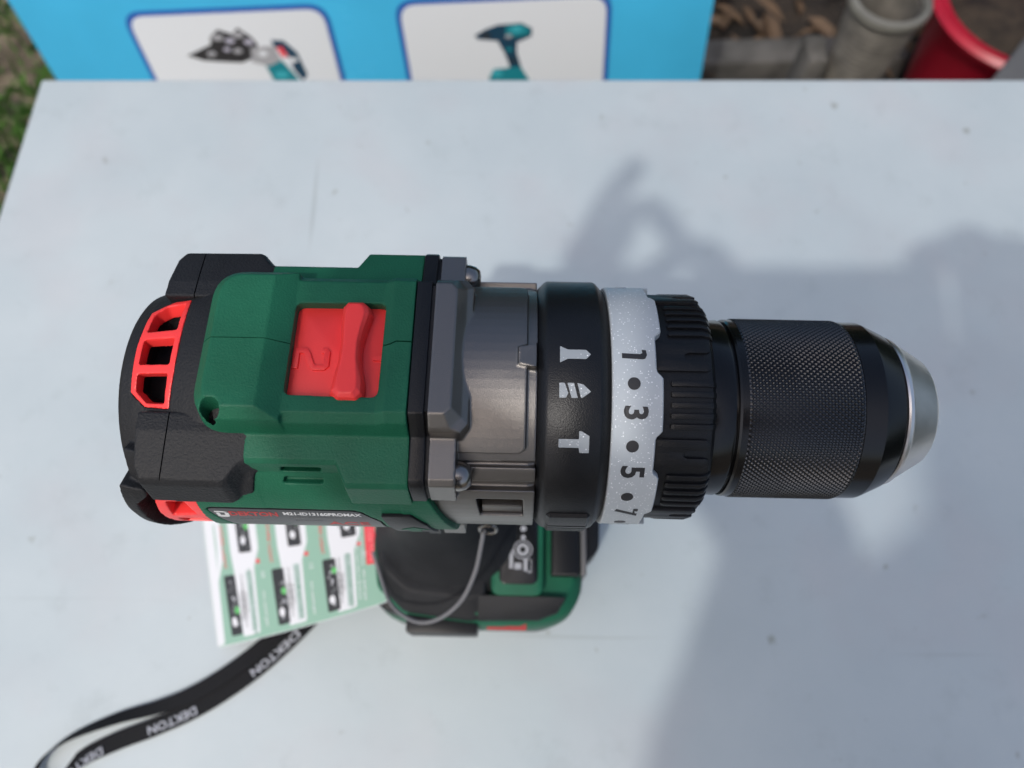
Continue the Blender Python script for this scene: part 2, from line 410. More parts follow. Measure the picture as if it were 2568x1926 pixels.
POTSOIL = mottled('pot_soil', (.012, .010, .008), (.06, .045, .03), 40, .95, .8, .01)
gp = empty('ribbed_pot', (.398, .617, GZ)); tag(gp, 'grey ribbed plant pot with a pale rim behind the table', 'plant pot')
prof = [(.034, 0)]
for i in range(32):
    z = .004 + i * .0074; r = interp(z, [0, .10, .24], [.034, .026, .038]); prof += [(r, z), (r + .0024, z + .0037)]
prof += [(.039, .241), (.034, .241), (.026, .20)]
part('pot_wall', lathe(prof), GPOT, gp)
part('rim', lathe([(.037, .2415), (.0425, .2415), (.0440, .246), (.0425, .2505), (.037, .252), (.034, .247)], ring=True), RIMM, gp)
part('support_post', bevel(wbox(-.066, -.044, -.02, .02, 0, .185), 3, 2), CONC, gp)
RPOT = mat('red_plastic_pot', (.42, .010, .030), .35, var=(20, .12))
rp = empty('red_pot', (.587, .662, GZ)); tag(rp, 'large round red plastic plant pot filled with dark soil', 'plant pot')
part('pot_wall', lathe([(.070, 0), (.070, .004), (.098, .19), (.102, .196), (.095, .196), (.092, .17), (.068, .03), (.06, .01)], ring=True), RPOT, rp)
part('rim', lathe([(.096, .1965), (.111, .197), (.114, .204), (.108, .209), (.095, .206)], ring=True), RPOT, rp)
part('soil', lathe([(.075, .13), (.0915, .168), (.07, .172), (.03, .176)]), POTSOIL, rp)
GSTEP = mat('grey_painted_block', (.115, .118, .12), .6, var=(20, .12), grain=(300, .2, .001, 4))
st = part('grey_block', bevel(world_mesh([(x, y, z) for z in (0, -GZ - .12) for x, y in ((.405, .42), (.465, .49), (.72, .49), (.72, .33), (.405, .33))],
      [(0, 1, 2, 3, 4), (5, 6, 7, 8, 9), (0, 1, 6, 5), (1, 2, 7, 6), (2, 3, 8, 7), (3, 4, 9, 8), (4, 0, 5, 9)]), 3, 2), GSTEP, None)
st.location = (0, 0, GZ); tag(st, 'plain grey block with a slanting edge beside the far table corner', 'block')

# dry leaves and grass: uncountable litter
def leaf_mesh(pts, seedv, smin, smax, mats):
    rnd = random.Random(seedv); v = []; f = []; mi = []
    for x, y in pts:
        s = rnd.uniform(smin, smax); a = rnd.uniform(0, 2 * pi); tx, ty = rnd.uniform(-.5, .5), rnd.uniform(-.5, .5); z = GZ + rnd.uniform(.022, .05)
        b0 = len(v); ww = rnd.uniform(.28, .5)
        for t, q in ((0, 0), (.3, .8), (.65, .85), (1, 0), (.65, -.85), (.3, -.8)):
            lx, ly = (t - .5) * s, q * ww * s * .5
            v.append((x + lx * cos(a) - ly * sin(a), y + lx * sin(a) + ly * cos(a), z + lx * tx + ly * ty + .25 * s * (abs(q) - .5) * .5))
        f += [(b0, b0 + 1, b0 + 2, b0 + 3), (b0, b0 + 3, b0 + 4, b0 + 5)]; k = rnd.randrange(len(mats)); mi += [k, k]
    me = bpy.data.meshes.new('leaves'); me.from_pydata(v, [], f)
    for p, k in zip(me.polygons, mi): p.material_index = k
    return me
LB = [mat('dry_leaf_tan', (.10, .062, .034), .7, var=(60, .3)), mat('dry_leaf_brown', (.045, .027, .016), .75, var=(60, .3)), mat('dry_leaf_grey', (.07, .06, .05), .8, var=(60, .3)), mat('dry_leaf_dark', (.035, .026, .02), .8)]
MULCH = mottled('dark_mulch', (.009, .008, .007), (.045, .034, .025), 16, .95, .9, .02)
bm = bmesh.new(); bmesh.ops.create_grid(bm, x_segments=90, y_segments=90, size=1)
for v in bm.verts:
    x_, y_ = .9 + v.co.x * .72, 1.05 + v.co.y * .6
    v.co = Vector((x_, y_, GZ + .016 + .009 * sin(x_ * 31) * cos(y_ * 37) + .005 * sin(x_ * 83 + y_ * 71)))
me = bpy.data.meshes.new('bed'); bm.to_mesh(me); bm.free()
part('mulch_bed', me, MULCH, None)['kind'] = 'structure'
pts = [(random.uniform(.20, 1.1), random.uniform(.72, 1.5)) for _ in range(520)]
lv = part('leaf_litter', leaf_mesh(pts, 3, .02, .065, LB), LB, None, None); tag(lv, 'dry brown leaves and bark scattered on dark soil', None, kind='stuff')
GRS = [mat('grass_green', (.11, .24, .05), .6), mat('grass_yellow', (.24, .23, .09), .7), mat('grass_dark', (.05, .12, .03), .6), mat('straw', (.32, .26, .16), .8)]
rnd = random.Random(9); v = []; f = []; mi = []
for i in range(11000):
    x = rnd.uniform(-1.5, -.42); y = rnd.uniform(.25, 1.5)
    if y > .70 and rnd.random() < .55: continue
    e_ = min(1, (x + 1.5) / .5, (-.42 - x) / .06, (y - .25) / .12, (1.5 - y) / .5) + .35 * sin(x * 9 + y * 5) * sin(y * 8 - x * 3)
    if rnd.random() > e_: continue
    hgt = rnd.uniform(.012, .05); a = rnd.uniform(0, 2 * pi); l = rnd.uniform(.2, 1.4) * hgt; wd = rnd.uniform(.0012, .003)
    dx, dy = cos(a), sin(a); b0 = len(v); z = GZ
    v += [(x - dy * wd, y + dx * wd, z), (x + dy * wd, y - dx * wd, z), (x + dx * l * .4 + dy * wd * .8, y + dy * l * .4 - dx * wd * .8, z + hgt * .7), (x + dx * l, y + dy * l, z + hgt), (x + dx * l * .4 - dy * wd * .8, y + dy * l * .4 + dx * wd * .8, z + hgt * .7)]
    f.append(tuple(range(b0, b0 + 5))); g = sin(x * 13 + 1) * cos(y * 11 + 2)
    mi.append(3 if (y > .74 and rnd.random() < .6) else rnd.choice((0, 0, 1, 2)) if g > -.3 else rnd.choice((1, 3, 2)))
me = bpy.data.meshes.new('grass'); me.from_pydata(v, [], f)
for p, k in zip(me.polygons, mi): p.material_index = k
gr = part('grass', me, GRS, None, None); tag(gr, 'patchy green and straw coloured grass left of the table', None, kind='stuff')

# unseen hedges added beyond the frame to darken the horizon that the metal parts mirror
HEDM = [mat('hedge_leaf', (.030, .060, .018), .55), mat('hedge_leaf_light', (.055, .095, .028), .55), mat('hedge_leaf_dark', (.015, .030, .010), .6)]
HWOOD = mat('hedge_core', (.010, .012, .007), .9)
def hedge(x0, x1, y0, y1, hgt, n, sd, label):
    rr_ = random.Random(sd); cx, cy = (x0 + x1) / 2, (y0 + y1) / 2; v = []; f = []; mi = []
    for i in range(n):
        x, y, z = rr_.uniform(x0, x1), rr_.uniform(y0, y1), rr_.uniform(.03, hgt)
        k = rr_.random()
        if k < .4: (x, y) = (x0 if x1 - x0 < y1 - y0 else x, y0 if y1 - y0 < x1 - x0 else y)
        elif k < .8: (x, y) = (x1 if x1 - x0 < y1 - y0 else x, y1 if y1 - y0 < x1 - x0 else y)
        else: z = hgt
        x += rr_.gauss(0, .03); y += rr_.gauss(0, .03); z += rr_.gauss(0, .04)
        a = Vector((rr_.gauss(0, 1), rr_.gauss(0, 1), rr_.gauss(0, 1))).normalized(); b_ = a.orthogonal().normalized(); s_ = rr_.uniform(.03, .06); c = Vector((x - cx, y - cy, max(z, .02)))
        b0 = len(v); v += [tuple(c - a * s_), tuple(c + b_ * s_ * .45), tuple(c + a * s_), tuple(c - b_ * s_ * .45)]; f.append((b0, b0 + 1, b0 + 2, b0 + 3)); mi.append(rr_.randrange(3))
    h_ = empty('added_hedge', (cx, cy, GZ)); tag(h_, label, 'hedge')
    me = bpy.data.meshes.new('hedge'); me.from_pydata(v, [], f)
    for p, k in zip(me.polygons, mi): p.material_index = k
    o = part('foliage', me, HEDM, h_, None); o['kind'] = 'stuff'
    part('branches', wbox(x0 - cx + .05, x1 - cx - .05, y0 - cy + .05, y1 - cy - .05, 0, hgt - .05), HWOOD, h_, None)
hedge(1.25, 1.65, -1.2, 2.2, .72, 5000, 21, 'unseen dark hedge added right of the table to darken reflections')
hedge(-1.6, 1.65, 2.25, 2.65, 1.4, 8000, 22, 'unseen dark hedge added behind the display board to darken reflections')

# ------------------------------------------------------------------ the drill
drill = empty('cordless_drill', (0, 0, 0), radians(-1.3))
tag(drill, 'green and black cordless drill with red selector and black metal chuck standing on table', 'drill')
def dp(name, me, m, parent=None, smooth=40): return part(name, me, m, parent or drill, smooth)
def arc(R, p0, p1, n): return [(R * sin(radians(p0 + (p1 - p0) * i / n)), R * cos(radians(p0 + (p1 - p0) * i / n))) for i in range(n + 1)]

# --- green motor housing
def shelf_sec(wd):
    return sym([(0, 26.2), (18, 26.0), (wd, 26.0 - (wd - 18) * .27), (wd + .9, 25.0 - (wd - 18) * .30), (wd + 2.0, 13.5), (wd - 1.5, 11.5), (0, 11)])
def deck_sec(zt, wt=15.4):
    return sym([(0, zt), (wt, zt), (wt + 1.9, zt - 1.9), (18.6, 25.3), (18.6, 10), (0, 10)])
body = union(revolve([(-58, 31.2), (-21.2, 31.3)], 160), wrap([(-70.3, 64), (-55, 62), (-55, 298), (-70.3, 296)], 15, 31.3))
shelf = xloft([(x, shelf_sec(wd)) for x, wd in ((-56, 23.3), (-36.6, 23.3), (-34.4, 27.9), (-21.2, 27.9))])
deck = xloft([(x, deck_sec(z)) for x, z in ((-56, 31.7), (-28, 31.7), (-26.0, 32.7), (-21.3, 32.5))])
hp = round_poly([(-66.8, -18.4), (-47.4, -18.4), (-47.4, 18.4), (-66.8, 18.4)], [7.5, .01, .01, 7.5], 7)
h1 = [(x, y, 12) for x, y in hp]; h2 = [(x, y, 26) for x, y in hp]
def shrink(p, l, r, s): # squeeze plan: left edge in by l, right edge by r, sides by s
    return [(-66.8 + l + (x + 66.8) * (19.4 - l - r) / 19.4, y * (18.4 - s) / 18.4) for x, y in p]
hump = loft([h1, h2, [(x, y, 31.7) for x, y in shrink(hp, .9, 0, .9)], [(x, y, 34.3) for x, y in shrink(hp, 3.4, 4.6, 3.0)]])
lower = wrap([(-24, 63), (-19.0, 63.5), (-17.4, 68), (-15.4, 80), (-12.8, 97), (-12.2, 130), (-12.2, 230), (-12.8, 263), (-15.4, 280), (-17.4, 292), (-19, 296.5), (-24, 297)], 24, 31.5)
housing = union(body, shelf, deck, hump, lower)
window = prism(round_poly([(-47.3, -11.7), (-27.6, -11.9), (-27.6, 10.2), (-47.3, 10.0)], 1.6, 4), 27.6, 40)
hole = loft([[(-61.6 + r * cos(a), -15.5 + r * .85 * sin(a), z) for a in [2 * pi * k / 24 for k in range(24)]] for z, r in ((22, 2.2), (40, 2.5))])
slots = [wrap(round_poly([(-48.8, a), (-40.2, a), (-40.6, a + 3.4), (-49.3, a + 3.4)], .5, 3), 29.6, 34, 2) for a in (48.1, 54.6)]
lab_poly = round_poly([(-69.6, 74.8), (-34.0, 75.2), (-29.2, 87), (-26.5, 118), (-70, 118), (-70.3, 100), (-69.2, 84)], [1.2, 2, 1, 1, 1, 1, 1], 4)
lab_poly = round_poly([(-69.2, 74.8), (-34.0, 75.2), (-29.6, 86), (-28.2, 118), (-64.5, 118), (-66.5, 92)], [2.2, 2, 1, 1, 1, 3], 4)
labcut = wrap(lab_poly, 30.5, 34)
housing = cut(housing, window, hole, *slots, labcut)
housing = mould(housing, .28, 1)
def zt(x): return interp(x, [-67, -66, -63.4, -52, -47.4, -28, -26, -21.3], [27, 31.5, 34.3, 34.3, 31.7, 31.7, 32.7, 32.5])
sx_ = [-68, -66, -63.4, -58, -52, -47.4, -46.0]
def seam(xs, yf=lambda x: 0, wd=.13, dep=.55):
    return loft([[(x, yf(x) - wd, zt(x) - dep), (x, yf(x) + wd, zt(x) - dep), (x, yf(x) + wd, 38), (x, yf(x) - wd, 38)] for x in xs])
housing = cut(housing, seam(sx_, wd=.10, dep=.4), seam([-29, -28, -26, -24.6, -24, -20], lambda x: interp(x, [-26, -24.6], [-.1, .7]), .16, .8))
HOUSING = dp('motor_housing', housing, GREEN)
dp('slot_floor', wrap([(-49.6, 47.6), (-39.6, 47.6), (-40.4, 58.4), (-50, 58.4)], 28.6, 29.55), GREEN, HOUSING)

# --- red speed selector
plate = prism(round_poly([(-47.7, -12.3), (-27.2, -12.5), (-27.2, 10.8), (-47.7, 10.6)], 1.6, 4), 27.8, 29.1)
SEL = dp('speed_selector', bevel(plate, .2, 2), REDP)
SEL['label'] = 'red sliding speed selector marked 2'
lev = [(-37.6, -12.4), (-35.9, -14.0), (-31.6, -14.0), (-30.4, -12.6), (-30.6, -9.0), (-31.6, -4.5), (-31.9, 0), (-31.2, 4.5), (-30.3, 8.3), (-30.9, 10.0), (-32.0, 11.1), (-35.8, 11.1), (-36.9, 9.6), (-36.8, 5), (-36.4, 0), (-36.6, -5), (-37.3, -9)]
lev = [(x - .2, (y - .6) * .92 + .55) for x, y in lev]
lv0 = [(x, y + .6, 29.0) for x, y in lev]; c0 = (-34, -1.0)
def lsc(s, t, z, dy): return [(c0[0] + (x - c0[0]) * s, c0[1] + (y - c0[1]) * t + dy, z) for x, y in lev]
LEV = loft([[(x, y, 28.6) for x, y in lev], [(x, y, 31.0) for x, y in lev], lsc(.86, .965, 32.6, .0), lsc(.58, .90, 33.5, .0)])
dp('lever', mould(LEV, .2, 3), REDP, SEL, None)
for i, p in enumerate(SEL.children[-1].data.polygons): p.use_smooth = True
def stroke(pts, wd, z0, z1):
    """flat bar following a polyline (x, y)"""
    n = len(pts); L = []; R_ = []
    for i in range(n):
        p = Vector(pts[i]); a = Vector(pts[max(i - 1, 0)]); b = Vector(pts[min(i + 1, n - 1)])
        d1 = (p - a).normalized() if i else (b - p).normalized(); d2 = (b - p).normalized() if i < n - 1 else d1
        m_ = Vector((-(d1.y + d2.y), d1.x + d2.x)).normalized(); k = wd / 2 / max(.5, m_.dot(Vector((-d1.y, d1.x))))
        L.append(tuple(p + m_ * k)); R_.append(tuple(p - m_ * k))
    q = L + R_[::-1]
    return bevel(prism(q, z0, z1), .12, 2)
two = [(-2.0, 2.2), (-2.0, 3.0), (-1.5, 3.4), (1.5, 3.4), (2.0, 2.9), (2.0, .9), (1.5, .3), (-1.4, -.9), (-2.0, -1.5), (-2.0, -3.2), (2.3, -3.2)]
dp('numeral', stroke([(-43.2 + b_, -2.4 - a_) for a_, b_ in two], 1.25, 28.9, 29.55), REDP, SEL, 30)
num = text_flat('1', 8.6, .45, .12, .92)
map_mesh(num, lambda x, y, z: (-28.2 + y * .6, -2.0 - x, 29.05 + z + AXH))
dp('numeral', num, REDP, SEL, 30)

# --- black rear cap with red vents
def Rc(x): return interp(x, [-87.5, -86.4, -82, -73, -70, -66], [22.5, 24.6, 26.4, 28.6, 29.6, 30.2])
cap = loft([[(x - max(0, (25 - r * cos(2 * pi * j / 128))) * .05 * (1 if x < -80 else 0), r * sin(2 * pi * j / 128), r * cos(2 * pi * j / 128)) for j in range(128)]
            for x, r in ((-65.5, 30.3), (-70, 29.6), (-73, 28.7), (-78, 27.5), (-82.5, 26.2), (-85.6, 25.0), (-86.6, 23.8), (-86.9, 21))])
guard2 = wrap(round_poly([(-85.6, 60), (-80, 62), (-80, 66), (-83.6, 72), (-84.0, 92), (-82.6, 108), (-80.4, 116), (-79.5, 150), (-88.5, 150), (-88.8, 100), (-87.6, 80)], 1.2, 3), 20, lambda x: interp(x, [-89, -86, -83], [29.5, 31.4, 32.0]), 4, (-87.5, -86, -84.5, -83))
capside = wrap([(-84, 45), (-57, 45), (-57, 64), (-70.4, 66.3), (-78, 66.8), (-84, 69)], 20, lambda x: interp(x, [-84, -80, -70], [29.0, 30.6, 31.2]), 4, (-82, -80, -75, -70, -63))
captop = wrap([(-75, -66), (-57, -66), (-57, 66), (-75, 66)], 20, lambda x: interp(x, [-75, -70, -66], [28.2, 29.8, 30.9]), 4, (-73, -70, -66, -60))
vent_out = round_poly([(-73.4, -28.5), (-77.6, -29.5), (-82.4, -23.5), (-82.9, -1.4), (-82.8, 20.4), (-79.2, 27.0), (-73.3, 27.4), (-72.5, 12), (-72.3, 0), (-72.6, -14)], .4, 2)
v_open = [[(-81.0, -21.8), (-78.8, -26.6), (-74.3, -26.2), (-73.9, -9.2), (-81.3, -10.0)],
          [(-81.4, -5.8), (-73.8, -5.0), (-73.9, 7.8), (-81.4, 7.2)],
          [(-81.4, 11.6), (-74.0, 11.8), (-74.5, 25.2), (-78.8, 25.2), (-81.5, 19.8)]]
vlow_out = round_poly([(-79.9, 72.0), (-77.8, 67.0), (-70.6, 66.4), (-70.4, 75), (-70.3, 86), (-69.8, 102), (-70, 118), (-80, 118), (-80.6, 100), (-81.0, 84)], .5, 2)
vlow_open = [[(-77.6, 72.5), (-73.4, 72), (-72.4, 84), (-78.4, 86)], [(-78.4, 91), (-72.4, 90), (-72.2, 104), (-78.8, 104)]]
capm = cut(union(cap, guard2, capside, captop), wrap(vent_out, 14, 40), wrap(vlow_out, 18, 40))
CAP = dp('rear_cap', mould(capm, .34, 3), RUBBER)
dp('motor_core', revolve([(-83, 17.5), (-60, 17.5)], 48), DARKIN, CAP)
def vent(outer, opens, r1, dr):
    m = wrap(outer, lambda x: r1(x) - 3.2, lambda x: r1(x) + dr, 4, (-81, -78, -75))
    return cut(m, *[wrap(round_poly(p, .5, 3), lambda x: r1(x) - 12, lambda x: r1(x) + 4) for p in opens])
V1 = dp('vent_grille', mould(vent(vent_out, v_open, Rc, .25), .25, 2), REDP, CAP); V1['label'] = 'red vent grille in the rear cap'
V2 = dp('vent_grille', mould(vent(vlow_out, vlow_open, lambda x: 30.6, .2), .25, 2), REDP, CAP); V2['label'] = 'red vent grille in the rear cap'

# --- black shoulder bumpers
def bump(s):
    def sec(wd, dz=0): return [(s * y, z) for y, z in ((14, 26.4 - dz), (18.2, 26.0 - dz), (wd - 1, 26.3 - dz - (wd - 18) * .34), (wd, 25.2 - dz - (wd - 18) * .37), (wd + 1.6, 13.5), (wd - 1, 11.5), (14, 11))]
    m = xloft([(x, sec(wd)) for x, wd in ((-79.4, 26.0), (-78.2, 28.6), (-60.8, 28.9), (-59.6, 28.2), (-58.6, 26.6), (-57.2, 25.0), (-55.4, 24.2), (-53.4, 23.9))])
    low = wrap([(-61, s * -1 * 46), (-54.2, s * -1 * 46), (-56.2, s * -1 * 63), (-61, s * -1 * 66)], 26, 31.9)
    m = mould(union(m, low), .34, 4)
    gap = loft([[(x0 - .14, s * y, z), (x0 + .14, s * y, z), (x0 + .14, s * y, z + 40), (x0 - .14, s * y, z + 40)] for x0, y, z in ((-72.6, 13, 25.4), (-72.6, 18.2, 25.2), (-73.6, 27.5, 22.2), (-73.9, 29.0, 21.4), (-73.9, 40, 14))])
    return cut(m, gap)
NB = dp('shoulder_bumper', bump(-1), RUBBER); FB = dp('shoulder_bumper', bump(1), RUBBER)

# --- flange profile shared by gasket and gearbox
def flange(o=0.0, top=True):
    half = [(0, 32.4 + o if top else 25), (15.4 + o, 32.4 + o) if top else (15.4, 25.2), (18.4 + o, 25.9 + o) if top else (18.4, 25.2), (27.2 + o, 24.2 + o), (28.4 + o, 22.8 + o), (29.3 + o, 15), (27.6, 13.2)]
    half += arc(30.0 + o, 66, 114, 8)
    half += [(28.0, -14.5), (28.5 + o, -22), (26 + o, -24), (18, -25), (0, -31)]
    return sym(half)
GASK = dp('gasket', bevel(xloft([(-21.1, flange(.15)), (-17.75, flange(.15))]), .35, 2), BLACKP)
dp('gasket_lip', xloft([(-17.75, flange(-.6)), (-17.0, flange(-.6))]), DARKIN, GASK)

# --- grey metallic gearbox
g_core = revolve([(-17.0, 28.3), (4.2, 28.3), (6.2, 27.6)], 160)
g_fl = xloft([(-17.05, flange(-.15, False)), (-11.4, flange(-.15, False))])
g_blk = loft([[(x, y, z) for x, y in [(-17.05, -18.2), (xr - 1.6, -18.2), (xr, -16.2), (xr, 16.2), (xr - 1.6, 18.2), (-17.05, 18.2)]] for z, xr in ((20, -8.6), (28.6, -8.8))] +
             [[(-17.05, -17.6, 29.6), (-12.4, -17.6, 29.6), (-10.2, -15.2, 29.6), (-10.2, 15.2, 29.6), (-12.4, 17.6, 29.6), (-17.05, 17.6, 29.6)],
              [(-17.05, -15.4, 32.3), (-13.6, -15.4, 32.3), (-12.3, -13.9, 32.3), (-12.3, 13.9, 32.3), (-13.6, 15.4, 32.3), (-17.05, 15.4, 32.3)]])
g_pan = wrap([(-15, -43), (2.0, -43), (3.3, -41), (3.3, 41), (2.0, 43), (-15, 43)], 24, 30.1)
g_pan2 = wrap([(-15, -48), (5.6, -48), (5.6, 48), (-15, 48)], 24, lambda x: interp(x, [3, 5.6], [29.2, 28.6]))
g_rib = wrap([(-11, 50), (5.6, 50), (5.6, 57.5), (-11, 57.5)], 24, 29.6)
g_low = wrap([(-16, 62), (5.6, 62), (5.6, 298), (-16, 298)], 24, 30.0)
g_ptr = loft([[(1.4, -3.2, 27), (5.0, -3.6, 27), (5.0, 2.6, 27), (1.4, 2.2, 27)], [(1.4, -3.0, 30.6), (5.4, -3.6, 30.3), (5.4, 2.4, 30.0), (1.4, .8, 31.0)]])
g_win = wrap([(-7.4, 67.5), (3.0, 67.5), (3.2, 81.5), (-6.6, 81.5)], 26.5, 34)
gearbox = mould(cut(union(g_core, g_fl, g_blk, g_pan, g_pan2, g_rib, g_low, g_ptr), g_win), .26, 1)
GB = dp('gearbox_housing', gearbox, GEAR)
dp('window_lug', bevel(wrap([(-6.2, 74.5), (3.0, 74.5), (3.0, 81.0), (-6.2, 81.0)], 26, 29.2), .2, 2), GEAR, GB)
def screw(y, z):
    prof = [(-11.8, 3.3), (-10.7, 3.3), (-9.3, 2.9), (-8.3, 2.1), (-8.1, 1.5)]
    m = loft([[(x, y + r * sin(2 * pi * j / 24), z + r * cos(2 * pi * j / 24)) for j in range(24)] for x, r in prof])
    hx = loft([[(x, y + 1.3 * sin(2 * pi * j / 6), z + 1.3 * cos(2 * pi * j / 6)) for j in range(6)] for x in (-9.9, -6)])
    return cut(m, hx)
for y, z in ((24.6, 18.6), (-24.6, 18.6)): dp('screw', screw(y, z), SCREWM, GB)

# --- black mode collar with white glitter symbols
lobes = [bevel(wrap([(8.4, c - 14), (18.4, c - 14), (18.4, c + 14), (8.4, c + 14)], 27, 31.2), .7, 1, 60) for c in (90, 270)]
grooves = [wrap([(8, c + k), (18.6, c + k), (18.6, c + k + 1.3), (8, c + k + 1.3)], 30.7, 33, 1) for c in (90, 270) for k in (-3.4, .2, 3.8, 7.4)]
coll = revolve([(5.7, 28.4), (7.2, 30.0), (8.0, 30.4), (18.9, 30.4), (19.5, 30.1), (21.5, 27.9)], 192)
MC = dp('mode_collar', cut(union(coll, *lobes), *grooves), COLLAR, None, 30)
def icon(name, polys, R=30.4):
    ms = [wrap(round_poly(p, .22, 3), R - .3, R + .06, 2) for p in polys]
    o = dp(name, joinm(*ms), GLITD, MC, 30); return o
icon('screw_symbol', [[(10.3, -2.6), (12.0, -1.1), (15.9, -1.1), (16.9, .9), (15.9, 2.9), (12.0, 2.9), (10.3, 4.6)]])
icon('drill_bit_symbol', [[(10.2, 13.0), (11.3, 13.0), (12.1, 17.2), (11.6, 19), (10.2, 19)], [(11.9, 13.0), (13.3, 13.0), (14.1, 19), (12.8, 19)], [(14.0, 13.0), (15.3, 13.6), (16.9, 16.4), (15.2, 18.8), (14.8, 19)]])
icon('hammer_symbol', [[(10.3, 35.6), (14.6, 35.6), (14.6, 32.2), (15.2, 32.4), (16.8, 34.2), (16.8, 41.4), (14.8, 41.4), (14.6, 39.2), (10.3, 39.2)]])

# --- torque ring: white number band and black grip
PH0 = 21.0
def num_edge():
    p = []
    for k in range(8):
        c = PH0 + 45 * k
        p += [(31.1, c - 22.5), (31.1, c - 14.2), (32.5, c - 11.6), (32.5, c + 11.6), (31.1, c + 14.2)]
    return p
def number_band():
    edge = num_edge(); P = sorted(edge, key=lambda q: q[1]); n = 288; v = []; f = []
    xs = [q[1] for q in P]; ys = [q[0] for q in P]
    for j in range(n):
        ph = PH0 - 22.5 + 360 * j / n; xe = interp(ph, xs, ys); a = radians(ph)
        for x, r in ((21.6, 26.5), (21.6, 28.9), (21.9, 29.2), (xe - .25, 29.2), (xe, 28.95), (xe, 26.5)): v.append((x, -r * sin(a), r * cos(a)))
    for j in range(n):
        for i in range(6): f.append((j * 6 + i, j * 6 + (i + 1) % 6, ((j + 1) % n) * 6 + (i + 1) % 6, ((j + 1) % n) * 6 + i))
    return mesh_mm(v, f)
TR = dp('torque_ring', number_band(), GLIT, None, 30); TR['label'] = 'translucent white glitter number ring'
def ring_text(s, phi, x, size, R=29.2):
    t = text_flat(s, size, .10, .20, 1.0)
    return map_mesh(t, lambda a, b, z: (x + b, -(R - .05 + z) * sin(radians(phi) + a / R), (R - .05 + z) * cos(radians(phi) + a / R) + AXH))
for i, s in enumerate(('1', '3', '5', '7', '9', '11', '13', '15', '17')):
    if s == '1':
        one = [(23.7, -1.3), (27.6, -1.0), (28.1, -1.5), (28.0, -3.0), (28.9, -2.9), (29.1, -.6), (28.7, 1.1), (28.2, 1.4), (23.7, 1.0)]
        dp('numeral', wrap([(x_, p_ + .2) for x_, p_ in one], 29.1, 29.26, 2), INK, TR, None); continue
    dp('numeral', ring_text(s, -2.1 + 26.7 * i, 26.4, 7.0), INK, TR, None)
for i in range(9):
    ph = 12.3 + 26.7 * i
    dp('dot', wrap([(26.2 + 1.38 * cos(2 * pi * k / 20), ph + degrees_ * sin(2 * pi * k / 20)) for degrees_ in (2.7,) for k in range(20)], 29.1, 29.26, 1), INK, TR, None)
dp('dot', wrap([(26.2 + 1.38 * cos(2 * pi * k / 20), -61 + 2.7 * sin(2 * pi * k / 20)) for k in range(20)], 29.1, 29.26, 1), INK, TR, None)
grip = revolve([(27, 27.0), (42.2, 27.2), (43.6, 26.7), (44.5, 25.6), (44.9, 23.6)], 192)
GR = dp('grip_ring', grip, BLACKP, None, 30)
def rib(ph):
    pr = lambda x: interp(x, [34.6, 35.4, 42.2, 43.6, 44.6], [27.6, 27.8, 27.85, 27.35, 26.0])
    return bevel(wrap(round_poly([(34.5, ph - 1.3), (44.6, ph - 1.3), (44.6, ph + 1.3), (34.5, ph + 1.3)], [.5, 0, 0, .5], 3), 25, pr, 50, (35.4, 42.2, 43.6)), .12, 2)
def arch(ph):
    pr = lambda x: interp(x, [42, 43.6], [27.85, 27.5])
    return bevel(wrap(round_poly([(30.5, ph - 7), (42.4, ph - 7), (43.3, ph - 5.6), (43.3, ph - 3.2), (42.4, ph - 2), (38.4, ph - 2), (37.6, ph - 1), (37.6, ph + 1), (38.4, ph + 2), (42.4, ph + 2), (43.3, ph + 3.2), (43.3, ph + 5.6), (42.4, ph + 7), (30.5, ph + 7)], .35, 3), 25, pr, 3, (42, )), .12, 2)
for k in range(8):
    c = PH0 + 45 * k
    for j in range(5): dp('grip_rib', rib(c + (j - 2) * 4.9), BLACKP, GR, 30)
    dp('grip_pad', arch(c - 22.5), BLACKP, GR, 30)

# --- chuck
CH = dp('chuck_collar', revolve([(44.6, 21.6), (49.6, 21.7), (50.2, 21.4), (50.3, 20.6), (50.9, 20.6), (51.0, 21.6), (51.5, 21.9), (53.0, 21.9)], 160), ANOD, None, 30)
CH.name = 'chuck'
def knurl(x0, x1, R, N, px, dep):
    na = N * 6; nx = int(round((x1 - x0) / px * 6)); v = []; f = []
    tri = lambda t: abs((t % 1.0) * 2 - 1)
    for i in range(nx + 1):
        x = x0 + (x1 - x0) * i / nx
        fade = min(1, (i + .0) / 4, (nx - i) / 4)
        for j in range(na):
            a = 2 * pi * j / na; u = j / 6; w_ = (x - x0) / px
            hgt = min(tri(u + w_), tri(u - w_)); hgt = min(1, hgt * 1.7)
            r = R - dep + dep * hgt * fade + (0 if i not in (0, nx) else -.2)
            v.append((x, r * sin(a), r * cos(a)))
    for i in range(nx):
        for j in range(na): f.append((i * na + j, i * na + (j + 1) % na, (i + 1) * na + (j + 1) % na, (i + 1) * na + j))
    return mesh_mm(v, f)
dp('knurled_sleeve', knurl(52.6, 78.9, 22.15, 112, 1.45, .45), KNURL, CH, 20)
dp('nose', revolve([(78.6, 21.4), (78.9, 21.75), (83.6, 21.75), (84.3, 21.5), (88.9, 19.35), (89.2, 18.9), (89.3, 17.5)], 160), ANOD, CH, 12)
dp('nose_groove', revolve([(89.2, 18.2), (89.9, 18.2)], 128), DARKIN, CH)
NZ = dp('steel_nose', revolve([(89.8, 17.8), (89.9, 18.45), (90.4, 18.55), (91.2, 18.3), (91.6, 17.9), (99.0, 13.4), (99.7, 12.6), (99.9, 11.5), (99.9, 7.0), (97, 6.8)], 160), STEEL, CH, 12)
dp('bore', revolve([(99.86, 6.7), (99.95, 6.7)], 48), DARKIN, CH)
